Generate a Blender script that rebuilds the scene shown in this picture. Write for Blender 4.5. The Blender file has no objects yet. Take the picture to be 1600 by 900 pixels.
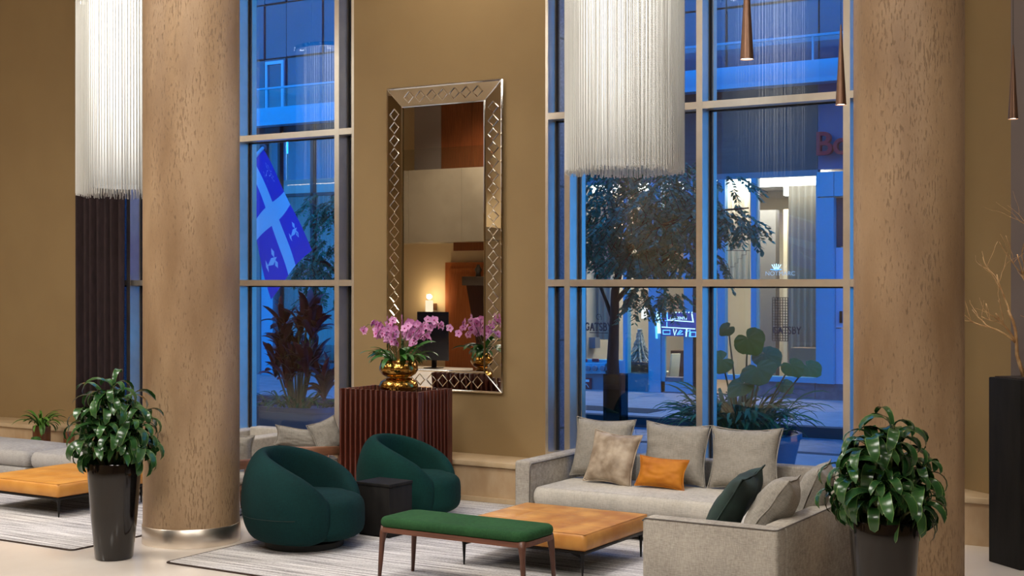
import bpy, bmesh, math, random
from math import sin, cos, pi, sqrt, radians as R
from mathutils import Vector, Matrix, Euler, noise
# ------------------------------------------------------------ camera
S = bpy.context.scene
CAMH = 2.0; FPX = 2130.0; YAW = R(31.4); CY, SY = cos(YAW), sin(YAW)
cd = bpy.data.cameras.new('camera'); cam = bpy.data.objects.new('camera', cd)
S.collection.objects.link(cam); S.camera = cam
cam.location = (0, 0, CAMH); cam.rotation_euler = (R(90), 0, YAW)
cd.sensor_width = 36; cd.lens = FPX / 1600 * 36; cd.shift_y = -8 / 1600; cd.clip_end = 200
# ------------------------------------------------------------ dusk sky
W = bpy.data.worlds.new('dusk_sky'); S.world = W; W.use_nodes = True
wn = W.node_tree; wb = wn.nodes['Background']
wtc = wn.nodes.new('ShaderNodeTexCoord'); wsx = wn.nodes.new('ShaderNodeSeparateXYZ')
wcr = wn.nodes.new('ShaderNodeValToRGB')
wn.links.new(wtc.outputs['Generated'], wsx.inputs[0]); wn.links.new(wsx.outputs['Z'], wcr.inputs[0])
wcr.color_ramp.elements[0].position = 0.0; wcr.color_ramp.elements[0].color = (.02, .28, .78, 1)
wcr.color_ramp.elements[1].position = 1.0; wcr.color_ramp.elements[1].color = (.010, .14, .58, 1)
wn.links.new(wcr.outputs[0], wb.inputs['Color']); wb.inputs['Strength'].default_value = 4.6
# ------------------------------------------------------------ exposure
S.view_settings.view_transform = 'Standard'; S.view_settings.look = 'None'
S.view_settings.gamma = 1; S.view_settings.exposure = 0.0; S.view_settings.use_curve_mapping = False
# ------------------------------------------------------------ room lamps and added wall fill
def area(name, loc, sx, sy, power, color, rot=(0, 0, 0), spread=140):
    l = bpy.data.lights.new(name, 'AREA'); l.shape = 'RECTANGLE'; l.size = sx; l.size_y = sy
    l.energy = power; l.color = color; l.spread = R(spread)
    o = bpy.data.objects.new(name, l); S.collection.objects.link(o); o.location = loc; o.rotation_euler = rot
    return o
def spot(name, loc, power, color, rot, size=60, blend=.6, rad=.06):
    l = bpy.data.lights.new(name, 'SPOT'); l.energy = power; l.color = color
    l.spot_size = R(size); l.spot_blend = blend; l.shadow_soft_size = rad
    o = bpy.data.objects.new(name, l); S.collection.objects.link(o); o.location = loc; o.rotation_euler = rot
    return o
WARM = (1, .88, .72); NEUT = (1, .955, .89)
CEIL = 6.2
area('ceiling_lamp', (-5.2, 5.6, CEIL - .06), 2.2, 1.6, 150, NEUT)
area('ceiling_lamp', (-10.2, 6.2, CEIL - .06), 2.2, 1.6, 150, NEUT)
area('ceiling_lamp', (-14.4, -1.0, CEIL - .06), 1.6, 1.2, 150, WARM)
# added lamps out of view, tilted to brighten the window wall and upright faces
area('wall_fill', (-3.2, .6, CEIL - .3), 2.2, 1.2, 150, NEUT, (R(42), 0, R(14)))
area('wall_fill', (1.6, 2.4, CEIL - .3), 2.0, 1.2, 105, NEUT, (R(42), 0, R(22)))
area('wall_fill', (-11.0, 2.6, CEIL - .3), 1.2, 1.2, 120, NEUT, (R(40), 0, 0))
area('wall_fill', (-18.0, 3.6, CEIL - .3), 1.6, 1.2, 80, WARM, (R(40), 0, R(-20)))
# strip lamps added above the window wall to brighten it
for x in (-7.0, -1.6):
    area('wall_top_fill', (x, 10.15, CEIL - .06), 1.6, .12, 22, WARM, (R(8), 0, 0), 120)
# downlights on the two pillars and the seating
def aim(o, t):
    o.rotation_euler = (Vector(t) - o.location).to_track_quat('-Z', 'Y').to_euler(); return o
aim(spot('downlight', (-6.2, 6.6, CEIL - .1), 130, NEUT, (0, 0, 0), 42), (-7.4, 7.7, 2.9))
aim(spot('downlight', (-1.7, 6.9, CEIL - .1), 60, NEUT, (0, 0, 0), 44), (-2.2, 8.3, 2.9))
aim(spot('downlight', (-4.6, 7.2, CEIL - .1), 400, NEUT, (0, 0, 0), 46), (-4.6, 9.2, .4))
aim(spot('downlight', (-9.8, 6.8, CEIL - .1), 200, NEUT, (0, 0, 0), 48), (-9.8, 7.9, .3))
# ------------------------------------------------------------ helpers
def X_at(px, Y):
    t = (px - 800) / FPX
    return Y * (-SY + t * CY) / (CY + t * SY)
def D_at(px, Y):
    return Y / (CY + (px - 800) / FPX * SY)
def Z_at(px, py, Y):
    return CAMH + (442 - py) * D_at(px, Y) / FPX
def at(px, py, Y):
    return Vector((X_at(px, Y), Y, Z_at(px, py, Y)))
COL = S.collection
def M_new(name):
    m = bpy.data.materials.new(name); m.use_nodes = True
    return m, m.node_tree.nodes, m.node_tree.links, m.node_tree.nodes['Principled BSDF']
def mat(name, col, rough=.5, metal=0, col2=None, scale=(5, 5, 5), bump=0, bscale=None, detail=4, spec=.5,
        emit=None, estr=0, sheen=0, coat=0, lo=.35, hi=.65, trans=0, sub=0):
    if name == 'black_stained_wood': rough, spec = .7, .25
    m, n, l, b = M_new(name)
    b.inputs['Base Color'].default_value = (*col, 1); b.inputs['Roughness'].default_value = rough
    b.inputs['Metallic'].default_value = metal; b.inputs['Specular IOR Level'].default_value = spec
    b.inputs['Sheen Weight'].default_value = sheen; b.inputs['Coat Weight'].default_value = coat
    b.inputs['Transmission Weight'].default_value = trans
    if emit: b.inputs['Emission Color'].default_value = (*emit, 1); b.inputs['Emission Strength'].default_value = estr
    tc = n.new('ShaderNodeTexCoord')
    if col2 or bump:
        mp = n.new('ShaderNodeMapping'); mp.inputs['Scale'].default_value = scale
        nz = n.new('ShaderNodeTexNoise'); nz.inputs['Scale'].default_value = 1; nz.inputs['Detail'].default_value = detail
        l.new(tc.outputs['Object'], mp.inputs[0]); l.new(mp.outputs[0], nz.inputs['Vector'])
    if col2:
        cr = n.new('ShaderNodeValToRGB'); cr.color_ramp.elements[0].position = lo; cr.color_ramp.elements[1].position = hi
        cr.color_ramp.elements[0].color = (*col, 1); cr.color_ramp.elements[1].color = (*col2, 1)
        l.new(nz.outputs['Fac'], cr.inputs[0]); l.new(cr.outputs[0], b.inputs['Base Color'])
    if bump:
        bp = n.new('ShaderNodeBump'); bp.inputs['Strength'].default_value = bump; bp.inputs['Distance'].default_value = .01
        if bscale:
            mp2 = n.new('ShaderNodeMapping'); mp2.inputs['Scale'].default_value = bscale
            nz2 = n.new('ShaderNodeTexNoise'); nz2.inputs['Scale'].default_value = 1; nz2.inputs['Detail'].default_value = 3
            l.new(tc.outputs['Object'], mp2.inputs[0]); l.new(mp2.outputs[0], nz2.inputs['Vector'])
            l.new(nz2.outputs['Fac'], bp.inputs['Height'])
        else: l.new(nz.outputs['Fac'], bp.inputs['Height'])
        l.new(bp.outputs[0], b.inputs['Normal'])
    return m
def srgb(r, g, b):
    f = lambda c: (c / 255 / 12.92) if c / 255 <= .04045 else ((c / 255 + .055) / 1.055) ** 2.4
    return (f(r), f(g), f(b))
def glass_mat(name, r0, tint=(1, 1, 1), rough=0):
    m, n, l, b = M_new(name); n.remove(b)
    out = n['Material Output']; ge = n.new('ShaderNodeNewGeometry'); dt = n.new('ShaderNodeVectorMath'); dt.operation = 'DOT_PRODUCT'
    l.new(ge.outputs['Normal'], dt.inputs[0]); l.new(ge.outputs['Incoming'], dt.inputs[1])
    def mth(op, a, bb=None):
        x = n.new('ShaderNodeMath'); x.operation = op
        for i, v in enumerate((a, bb)):
            if v is None: continue
            if isinstance(v, (int, float)): x.inputs[i].default_value = v
            else: l.new(v, x.inputs[i])
        return x.outputs[0]
    c = mth('ABSOLUTE', dt.outputs['Value']); p = mth('POWER', mth('SUBTRACT', 1, c), 5)
    f = mth('ADD', r0, mth('MULTIPLY', p, 1 - r0))
    tr = n.new('ShaderNodeBsdfTransparent'); tr.inputs[0].default_value = (*tint, 1)
    gl = n.new('ShaderNodeBsdfGlossy'); gl.inputs['Roughness'].default_value = rough
    mx = n.new('ShaderNodeMixShader'); l.new(f, mx.inputs[0]); l.new(tr.outputs[0], mx.inputs[1]); l.new(gl.outputs[0], mx.inputs[2])
    l.new(mx.outputs[0], out.inputs[0]); return m
def emis(name, col, s):
    m, n, l, b = M_new(name); b.inputs['Base Color'].default_value = (0, 0, 0, 1)
    b.inputs['Emission Color'].default_value = (*col, 1); b.inputs['Emission Strength'].default_value = s; return m

class MB:
    def __init__(s): s.v = []; s.f = []; s.uv = None
    def add(s, vs, fs):
        k = len(s.v); s.v += [tuple(v) for v in vs]; s.f += [tuple(i + k for i in f) for f in fs]; return s
    def box(s, x0, x1, y0, y1, z0, z1):
        return s.add([(x0,y0,z0),(x1,y0,z0),(x1,y1,z0),(x0,y1,z0),(x0,y0,z1),(x1,y0,z1),(x1,y1,z1),(x0,y1,z1)],
                     [(0,3,2,1),(4,5,6,7),(0,1,5,4),(1,2,6,5),(2,3,7,6),(3,0,4,7)])
    def prism(s, pts, z0, z1):       # pts ccw in xy
        n = len(pts)
        return s.add([(x, y, z0) for x, y in pts] + [(x, y, z1) for x, y in pts],
                     [tuple(reversed(range(n))), tuple(range(n, 2 * n))] + [(i, (i + 1) % n, n + (i + 1) % n, n + i) for i in range(n)])
    def lathe(s, prof, seg=32, c=(0, 0), closed=False):
        n = len(prof); vs = []
        for i in range(seg):
            a = 2 * pi * i / seg
            vs += [(c[0] + r * cos(a), c[1] + r * sin(a), z) for r, z in prof]
        fs = []
        for i in range(seg):
            j = (i + 1) % seg
            for k in range(n - 1): fs.append((i * n + k, j * n + k, j * n + k + 1, i * n + k + 1))
        s.add(vs, fs)
        return s
    def tube(s, pts, rad, seg=8, cap=True):
        pts = [Vector(p) for p in pts]; n = len(pts)
        rad = rad if isinstance(rad, (list, tuple)) else [rad] * n
        vs = []; up = None
        for i, p in enumerate(pts):
            t = (pts[min(i + 1, n - 1)] - pts[max(i - 1, 0)])
            t = t.normalized() if t.length > 1e-9 else Vector((0, 0, 1))
            if up is None: up = Vector((0, 0, 1)) if abs(t.z) < .9 else Vector((1, 0, 0))
            a = t.cross(up); a = a.normalized() if a.length > 1e-6 else Vector((1, 0, 0)); b = a.cross(t).normalized(); up = b
            vs += [p + (a * cos(2 * pi * k / seg) + b * sin(2 * pi * k / seg)) * rad[i] for k in range(seg)]
        fs = [(i * seg + k, i * seg + (k + 1) % seg, (i + 1) * seg + (k + 1) % seg, (i + 1) * seg + k) for i in range(n - 1) for k in range(seg)]
        if cap: fs += [tuple(reversed(range(seg))), tuple(range((n - 1) * seg, n * seg))]
        return s.add(vs, fs)
    def grid(s, fn, nu, nv, cu=False, cv=False):
        vs = [fn(i / (nu if cu else nu - 1), j / (nv if cv else nv - 1)) for i in range(nu) for j in range(nv)]
        fs = []
        for i in range(nu if cu else nu - 1):
            for j in range(nv if cv else nv - 1):
                fs.append((i * nv + j, ((i + 1) % nu) * nv + j, ((i + 1) % nu) * nv + (j + 1) % nv, i * nv + (j + 1) % nv))
        return s.add(vs, fs)
    def mesh(s, name, m, smooth=False, bevel=0, seg=2, ang=35):
        me = bpy.data.meshes.new(name); me.from_pydata(s.v, [], s.f)
        bm = bmesh.new(); bm.from_mesh(me)
        if bevel:
            es = [e for e in bm.edges if e.is_manifold and e.calc_face_angle(0) > R(ang)]
            bmesh.ops.bevel(bm, geom=es, offset=bevel, segments=seg, profile=.5, affect='EDGES', clamp_overlap=True)
        bmesh.ops.recalc_face_normals(bm, faces=bm.faces); bm.to_mesh(me); bm.free()
        if smooth or bevel:
            me.polygons.foreach_set('use_smooth', [True] * len(me.polygons))
            if bevel or smooth == 'auto':
                try: me.set_sharp_from_angle(angle=R(40 if bevel else 45))
                except Exception: pass
        if m: me.materials.append(m)
        return me
def link(name, me, parent=None, loc=None, rot=None, kind=None, label=None, mw=None, scale=None):
    o = bpy.data.objects.new(name, me); COL.objects.link(o)
    if parent: o.parent = parent
    if mw is not None: o.matrix_local = mw
    if loc is not None: o.location = loc
    if rot is not None: o.rotation_euler = rot
    if scale is not None: o.scale = scale
    if kind: o['kind'] = kind
    if label: o['label'] = label
    return o
def part(name, mb, m, parent, smooth=False, bevel=0, seg=2, **k):
    return link(name, mb.mesh(name, m, smooth, bevel, seg), parent, **k)
def thing(name, label, cat, loc=(0, 0, 0), rz=0, group=None):
    o = bpy.data.objects.new(name, None); COL.objects.link(o); o.empty_display_size = .1
    o.location = loc; o.rotation_euler = (0, 0, rz); o['label'] = label; o['category'] = cat
    if group: o['group'] = group
    return o
def tag(o, label, cat, group=None):
    o['label'] = label; o['category'] = cat
    if group: o['group'] = group
    return o
def struct(name, mb, m, parent=None, smooth=False, bevel=0):
    return link(name, mb.mesh(name, m, smooth, bevel), parent, kind=None if parent else 'structure')
def copy_tree(o, parent=None, keep=True):
    c = o.copy(); COL.objects.link(c); c.parent = parent
    for ch in list(o.children): copy_tree(ch, c)
    return c
def B(x0, x1, y0, y1, z0, z1): return MB().box(x0, x1, y0, y1, z0, z1)
def rrect(x0, x1, y0, y1, r, n=6):
    p = []
    for cx, cy, a0 in ((x1 - r, y1 - r, 0), (x0 + r, y1 - r, 90), (x0 + r, y0 + r, 180), (x1 - r, y0 + r, 270)):
        for i in range(n + 1):
            a = R(a0 + 90 * i / n); p.append((cx + r * cos(a), cy + r * sin(a)))
    return p
def sp(x, e): return math.copysign(abs(x) ** e, x)

# ------------------------------------------------------------ materials
WALL = mat('wallpaper', srgb(149, 124, 84), .75, 0, srgb(145, 120, 81), (2, 2, 2), .05, (90, 90, 90))
def mk_plaster():
    m, n, l, b = M_new('veined_plaster'); b.inputs['Roughness'].default_value = .5
    tc = n.new('ShaderNodeTexCoord')
    def nz(scale, det, sc=1):
        mp = n.new('ShaderNodeMapping'); mp.inputs['Scale'].default_value = scale
        x = n.new('ShaderNodeTexNoise'); x.inputs['Scale'].default_value = sc; x.inputs['Detail'].default_value = det
        l.new(tc.outputs['Object'], mp.inputs[0]); l.new(mp.outputs[0], x.inputs['Vector']); return x.outputs['Fac']
    a = nz((2.6, 2.6, .8), 6); c = n.new('ShaderNodeValToRGB')
    c.color_ramp.elements[0].position = .3; c.color_ramp.elements[0].color = (*srgb(122, 93, 64), 1)
    c.color_ramp.elements[1].position = .7; c.color_ramp.elements[1].color = (*srgb(178, 149, 116), 1)
    l.new(a, c.inputs[0])
    f = nz((95, 95, 20), 7); fr = n.new('ShaderNodeValToRGB')
    fr.color_ramp.elements[0].position = .33; fr.color_ramp.elements[0].color = (.30, .23, .17, 1)
    fr.color_ramp.elements[1].position = .415; fr.color_ramp.elements[1].color = (1, 1, 1, 1)
    mk = n.new('ShaderNodeMath'); mk.operation = 'MULTIPLY_ADD'; mk.inputs[1].default_value = -.42; l.new(nz((5, 5, 1.6), 3), mk.inputs[0])
    mk2 = n.new('ShaderNodeMath'); mk2.operation = 'ADD'; mk.inputs[2].default_value = .21; l.new(mk.outputs[0], mk2.inputs[0]); l.new(f, mk2.inputs[1]); l.new(mk2.outputs[0], fr.inputs[0])
    mx = n.new('ShaderNodeMixRGB'); mx.blend_type = 'MULTIPLY'; mx.inputs[0].default_value = .48
    l.new(c.outputs[0], mx.inputs[1]); l.new(fr.outputs[0], mx.inputs[2])
    f2 = nz((160, 160, 40), 3); f2r = n.new('ShaderNodeMapRange'); f2r.inputs[3].default_value = .82; f2r.inputs[4].default_value = 1.12
    l.new(f2, f2r.inputs[0])
    m3 = n.new('ShaderNodeMixRGB'); m3.blend_type = 'MULTIPLY'; m3.inputs[0].default_value = 1
    l.new(mx.outputs[0], m3.inputs[1]); l.new(f2r.outputs[0], m3.inputs[2])
    l.new(m3.outputs[0], b.inputs['Base Color'])
    bp = n.new('ShaderNodeBump'); bp.inputs['Strength'].default_value = .5; bp.inputs['Distance'].default_value = .008
    l.new(fr.outputs[0], bp.inputs['Height']); bp2 = n.new('ShaderNodeBump'); bp2.inputs['Strength'].default_value = .25; bp2.inputs['Distance'].default_value = .004
    l.new(f2, bp2.inputs['Height']); l.new(bp.outputs[0], bp2.inputs['Normal']); l.new(bp2.outputs[0], b.inputs['Normal'])
    return m
PLASTER = mk_plaster()
FLOORM = mat('cream_marble', srgb(222, 214, 204), .16, 0, srgb(208, 196, 184), (.9, .5, 1), 0, detail=7)
def mk_rug():
    m, n, l, b = M_new('striped_wool'); b.inputs['Roughness'].default_value = .95; b.inputs['Specular IOR Level'].default_value = .15
    tc = n.new('ShaderNodeTexCoord')
    def nz(scale, det):
        mp = n.new('ShaderNodeMapping'); mp.inputs['Scale'].default_value = scale
        x = n.new('ShaderNodeTexNoise'); x.inputs['Scale'].default_value = 1; x.inputs['Detail'].default_value = det
        l.new(tc.outputs['Object'], mp.inputs[0]); l.new(mp.outputs[0], x.inputs['Vector']); return x.outputs['Fac']
    a = nz((1.3, 34, 1), 4); f = nz((60, 150, 20), 2)
    ad = n.new('ShaderNodeMath'); ad.operation = 'MULTIPLY_ADD'; ad.inputs[1].default_value = .45; l.new(f, ad.inputs[0]); l.new(a, ad.inputs[2])
    c = n.new('ShaderNodeValToRGB'); c.color_ramp.elements[0].position = .52; c.color_ramp.elements[0].color = (*srgb(118, 114, 114), 1)
    c.color_ramp.elements[1].position = .88; c.color_ramp.elements[1].color = (*srgb(218, 214, 212), 1)
    l.new(ad.outputs[0], c.inputs[0]); l.new(c.outputs[0], b.inputs['Base Color'])
    bp = n.new('ShaderNodeBump'); bp.inputs['Strength'].default_value = .35; bp.inputs['Distance'].default_value = .006
    l.new(f, bp.inputs['Height']); l.new(bp.outputs[0], b.inputs['Normal']); return m
RUG = mk_rug()
RUGB = mat('rug_binding', srgb(52, 36, 28), .9)
def weave(name, c1, c2, s=1, sheen=.15, bump=.25):
    m, n, l, b = M_new(name); b.inputs['Roughness'].default_value = .9; b.inputs['Specular IOR Level'].default_value = .2
    tc = n.new('ShaderNodeTexCoord')
    def nz(scale):
        mp = n.new('ShaderNodeMapping'); mp.inputs['Scale'].default_value = scale
        x = n.new('ShaderNodeTexNoise'); x.inputs['Scale'].default_value = 1; x.inputs['Detail'].default_value = 3
        l.new(tc.outputs['Object'], mp.inputs[0]); l.new(mp.outputs[0], x.inputs['Vector']); return x.outputs['Fac']
    a = nz((220 * s, 30 * s, 30 * s)); c = nz((30 * s, 30 * s, 220 * s)); d = nz((3, 3, 3))
    ad = n.new('ShaderNodeMath'); ad.operation = 'ADD'; l.new(a, ad.inputs[0]); l.new(c, ad.inputs[1])
    ad2 = n.new('ShaderNodeMath'); ad2.operation = 'ADD'; l.new(ad.outputs[0], ad2.inputs[0]); l.new(d, ad2.inputs[1])
    mr = n.new('ShaderNodeMapRange'); mr.inputs[1].default_value = 1.15; mr.inputs[2].default_value = 1.85; l.new(ad2.outputs[0], mr.inputs[0])
    mx = n.new('ShaderNodeMixRGB'); mx.inputs[1].default_value = (*c1, 1); mx.inputs[2].default_value = (*c2, 1)
    l.new(mr.outputs[0], mx.inputs[0]); l.new(mx.outputs[0], b.inputs['Base Color'])
    bp = n.new('ShaderNodeBump'); bp.inputs['Strength'].default_value = bump; bp.inputs['Distance'].default_value = .003
    l.new(ad.outputs[0], bp.inputs['Height']); l.new(bp.outputs[0], b.inputs['Normal']); return m
LINEN = weave('grey_linen', srgb(140, 133, 124), srgb(182, 175, 164))
LINEN_L = weave('pale_linen', srgb(168, 162, 152), srgb(200, 194, 184))
PILLOWF = weave('pillow_linen', srgb(128, 123, 115), srgb(160, 154, 144))
GREYUP = weave('grey_wool', srgb(150, 146, 142), srgb(180, 176, 172))
TEAL = weave('teal_wool', srgb(6, 35, 36), srgb(9, 49, 49), 1.2, .35, .1)
TEALV = weave('teal_velvet', srgb(5, 40, 37), srgb(10, 56, 51), 1.2, .6, .05)
GREENF = weave('green_felt', srgb(28, 62, 34), srgb(42, 82, 46), 1.2, .2, .1)
DKGREEN = mat('dark_green_velvet', srgb(22, 36, 33), .8, 0, srgb(36, 56, 50), (6, 6, 6))
FUR = mat('taupe_velvet', srgb(134, 116, 96), .6, 0, srgb(182, 166, 146), (9, 9, 9), .3, (14, 14, 14))
ORANGE = mat('orange_velvet', srgb(168, 96, 2), .7, 0, srgb(190, 118, 6), (7, 7, 7), .1)
LEATHER = mat('tan_leather', srgb(168, 108, 44), .42, 0, srgb(202, 146, 72), (5, 5, 5), .15, (9, 9, 9), detail=5)
LEATHER2 = mat('light_tan_leather', srgb(196, 130, 52), .42, 0, srgb(212, 150, 70), (4, 4, 4), .15, (9, 9, 9), detail=5)
def wood(name, c1, c2, rough=.4, sc=(40, 40, 2.5), bump=.05):
    return mat(name, c1, rough, 0, c2, sc, bump, detail=6, lo=.3, hi=.7)
WALNUT = wood('walnut', srgb(68, 38, 28), srgb(98, 60, 44))
WALNUTX = wood('walnut_rail', srgb(80, 46, 34), srgb(112, 68, 50), sc=(2.5, 40, 40))
REDWOOD = wood('red_mahogany', srgb(70, 30, 22), srgb(100, 48, 34), .35)
MAHDARK = wood('dark_mahogany', srgb(40, 16, 12), srgb(60, 26, 20), .4)
OAK = wood('oak_band', srgb(118, 78, 56), srgb(146, 102, 76), sc=(3, 3, 30))
BLACKW = mat('black_stained_wood', srgb(20, 18, 17), .5, 0, srgb(29, 27, 25), (20, 20, 3), .1)
BLACKM = mat('black_metal', srgb(28, 24, 23), .4, .6)
STONE = mat('beige_stone', srgb(196, 170, 136), .45, 0, srgb(180, 150, 114), (6, 6, 3), .05, detail=6)
STONET = mat('stone_cap', srgb(206, 182, 148), .4, 0, srgb(192, 166, 130), (5, 5, 5), .03, detail=6)
FRAME = mat('champagne_aluminium', srgb(226, 216, 200), .32, .82, srgb(218, 208, 192), (8, 8, 8))
GASKET = mat('black_gasket', srgb(20, 22, 30), .6)
GLASS = glass_mat('window_glass', .09, (.94, .97, .98))
SHOPGLASS = glass_mat('shop_glass', .05, (.93, .96, .97))
BRUSHED = mat('brushed_steel', srgb(226, 216, 204), .34, 1, srgb(232, 222, 210), (1, 1, 60), .03)
POTM = mat('gloss_brown_glaze', srgb(20, 15, 13), .1, 0, srgb(25, 19, 17), (2, 2, 2))
GOLD = mat('hammered_gold', srgb(206, 160, 82), .14, 1, srgb(170, 124, 58), (9, 9, 9), .35, (34, 34, 34))
MIRROR = mat('mirror_glass', (.86, .84, .80), .008, 1)
BEVELM = mat('bevelled_mirror_edge', (.95, .92, .86), .05, 1)
SOIL = mat('dark_soil', srgb(34, 24, 18), .95, 0, srgb(58, 44, 34), (40, 40, 40), .6)
BRASS = mat('bronze_metal', srgb(122, 92, 74), .42, .75)
COPPER = mat('gilded_branch', srgb(176, 134, 90), .42, .5, srgb(212, 176, 128), (20, 20, 20), .1)
CURT = mat('aubergine_curtain', srgb(40, 27, 29), .9, 0, srgb(52, 36, 38), (30, 30, 8), .1)
def bead_mat():
    m, n, l, b = M_new('pearl_bead'); n.remove(b); out = n['Material Output']
    d = n.new('ShaderNodeBsdfDiffuse'); d.inputs[0].default_value = (.90, .89, .85, 1); t = n.new('ShaderNodeBsdfTranslucent'); t.inputs[0].default_value = (.90, .89, .86, 1)
    g = n.new('ShaderNodeBsdfGlossy'); g.inputs['Roughness'].default_value = .25
    a = n.new('ShaderNodeMixShader'); a.inputs[0].default_value = .5; l.new(d.outputs[0], a.inputs[1]); l.new(t.outputs[0], a.inputs[2])
    c = n.new('ShaderNodeMixShader'); c.inputs[0].default_value = .15; l.new(a.outputs[0], c.inputs[1]); l.new(g.outputs[0], c.inputs[2])
    l.new(c.outputs[0], out.inputs[0]); return m
BEAD = bead_mat()
STEM = mat('green_stem', srgb(84, 96, 50), .6, 0, srgb(98, 84, 56), (10, 10, 10))
BARK = mat('dark_bark', srgb(26, 22, 24), .9, 0, srgb(44, 38, 38), (20, 20, 5), .6)
def leafmat(name, c1, c2, edge=None, rough=.3, back=None):
    m, n, l, b = M_new(name); b.inputs['Roughness'].default_value = rough
    tc = n.new('ShaderNodeTexCoord'); oi = n.new('ShaderNodeObjectInfo')
    nz = n.new('ShaderNodeTexNoise'); nz.inputs['Scale'].default_value = 9; l.new(tc.outputs['Object'], nz.inputs['Vector'])
    ad = n.new('ShaderNodeMath'); ad.operation = 'MULTIPLY_ADD'; ad.inputs[1].default_value = .6; ad.inputs[2].default_value = .0
    l.new(oi.outputs['Random'], ad.inputs[0]); a2 = n.new('ShaderNodeMath'); a2.operation = 'MULTIPLY_ADD'; a2.inputs[1].default_value = .5
    l.new(nz.outputs['Fac'], a2.inputs[0]); l.new(ad.outputs[0], a2.inputs[2])
    mx = n.new('ShaderNodeMixRGB'); mx.inputs[1].default_value = (*c1, 1); mx.inputs[2].default_value = (*c2, 1); l.new(a2.outputs[0], mx.inputs[0])
    o = mx.outputs[0]
    if edge:
        sx = n.new('ShaderNodeSeparateXYZ'); l.new(tc.outputs['UV'], sx.inputs[0])
        s1 = n.new('ShaderNodeMath'); s1.operation = 'SUBTRACT'; s1.inputs[1].default_value = .5; l.new(sx.outputs['X'], s1.inputs[0])
        s2 = n.new('ShaderNodeMath'); s2.operation = 'ABSOLUTE'; l.new(s1.outputs[0], s2.inputs[0])
        mr = n.new('ShaderNodeMapRange'); mr.inputs[1].default_value = .42; mr.inputs[2].default_value = .48; l.new(s2.outputs[0], mr.inputs[0])
        m2 = n.new('ShaderNodeMixRGB'); m2.inputs[2].default_value = (*edge, 1); l.new(mr.outputs[0], m2.inputs[0]); l.new(o, m2.inputs[1]); o = m2.outputs[0]
    l.new(o, b.inputs['Base Color']); return m
DRAC = leafmat('variegated_leaf', srgb(22, 52, 28), srgb(48, 88, 42), srgb(92, 120, 62), .24)
FERN = leafmat('fern_leaf', srgb(48, 92, 28), srgb(96, 140, 48), None, .5)
ORCHL = leafmat('orchid_leaf', srgb(36, 84, 36), srgb(70, 124, 50), None, .35)
CROT = leafmat('crimson_leaf', srgb(66, 18, 34), srgb(104, 34, 58), None, .35)
BIGL = leafmat('broad_leaf', srgb(20, 70, 16), srgb(40, 104, 30), None, .65)
TREEL = leafmat('tree_leaf', srgb(10, 104, 78), srgb(40, 168, 138), None, .8)
PINK = leafmat('orchid_petal', srgb(206, 100, 180), srgb(244, 190, 232), None, .5)
WHITEP = mat('orchid_lip', srgb(170, 30, 110), .5)
# ------------------------------------------------------------ ROOM SHELL
YW = 10.93; YG = 11.08
XL0, XL1 = X_at(150, YW), X_at(553, YW)        # left window opening
XR0, XR1 = X_at(852, YW), -2.72                # right window opening
RX0, RX1, RY0 = -20.0, 4.5, -3.2
WTOP = 5.75
struct('floor', MB().prism([(RX0, RY0), (RX1, RY0), (RX1, YG + .02), (RX0, YG + .02)], -.12, 0), FLOORM)
CEILM = mat('ceiling_paint', srgb(206, 190, 164), .8)
struct('ceiling', B(RX0, RX1, RY0, YG + .3, CEIL, CEIL + .2), CEILM)
struct('wall_left', B(RX0 - .2, RX0, RY0 - .2, YG + .3, 0, CEIL), WALL)
struct('wall_right', B(RX1, RX1 + .2, RY0 - .2, YG + .3, 0, CEIL), WALL)
struct('wall_rear', B(RX0, RX1, RY0 - .2, RY0, 0, CEIL), mat('rear_wallpaper', srgb(214, 190, 150), .8))
w = MB(); w.box(RX0, XL0, YW, YG, 0, CEIL); struct('wall_back_left', w, WALL)
w = MB(); w.box(XL1, XR0, YW, YG, 0, CEIL); struct('wall_back_middle', w, WALL)
w = MB(); w.box(XL0, XL1, YW, YG, 0, .37); w.box(XL0, XL1, YW, YG, WTOP, CEIL); struct('wall_back_above_left_window', w, WALL)
w = MB(); w.box(XR0, XR1, YW, YG, 0, .37); w.box(XR0, XR1, YW, YG, WTOP, CEIL); struct('wall_back_above_right_window', w, WALL)
# canted return of the window wall, right of the pillar
struct('wall_back_canted', MB().prism([(-2.66, 11.16), (-2.15, 10.76), (-2.15, 11.5), (-2.66, 11.5)], 0, CEIL), WALL)
struct('wall_back_edge_reveal', MB().prism([(-2.72, 10.93), (-2.66, 11.16), (-2.66, 11.5), (-2.72, 11.5)], 0, CEIL), mat('groove_shade', srgb(60, 46, 34), .8))  # shadow of the groove put into a darker colour
struct('wall_back_right', B(-2.15, RX1, 10.76, 11.5, 0, CEIL), mat('grey_metal_panel', srgb(120, 110, 108), .45, .3))
# granite cladding of the pier outside, seen through the narrow side pane
GRAN = mat('speckled_granite', srgb(70, 66, 74), .5, 0, srgb(128, 122, 130), (60, 60, 60), .1, detail=6)
g = MB(); g.box(XL1 + .02, XR0 - .0, YG + .005, YG + .55, 0, CEIL + .2); pier = struct('wall_outer_pier', g, GRAN)
for z in (.62, 1.45, 2.9, 4.3):
    part('stone_joint', B(XR0 - .004, XR0 + .003, YG + .005, YG + .555, z, z + .02), GASKET, pier)
struct('wall_outer_upper', MB().box(RX0, XL0, YG + .005, YG + .4, 0, CEIL + .2).box(XR1 + .2, RX1, YG + .43, YG + .6, 0, CEIL + .2)
       .box(RX0, RX1, YG + .01, YG + .3, CEIL + .2, 8), GRAN)

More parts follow.
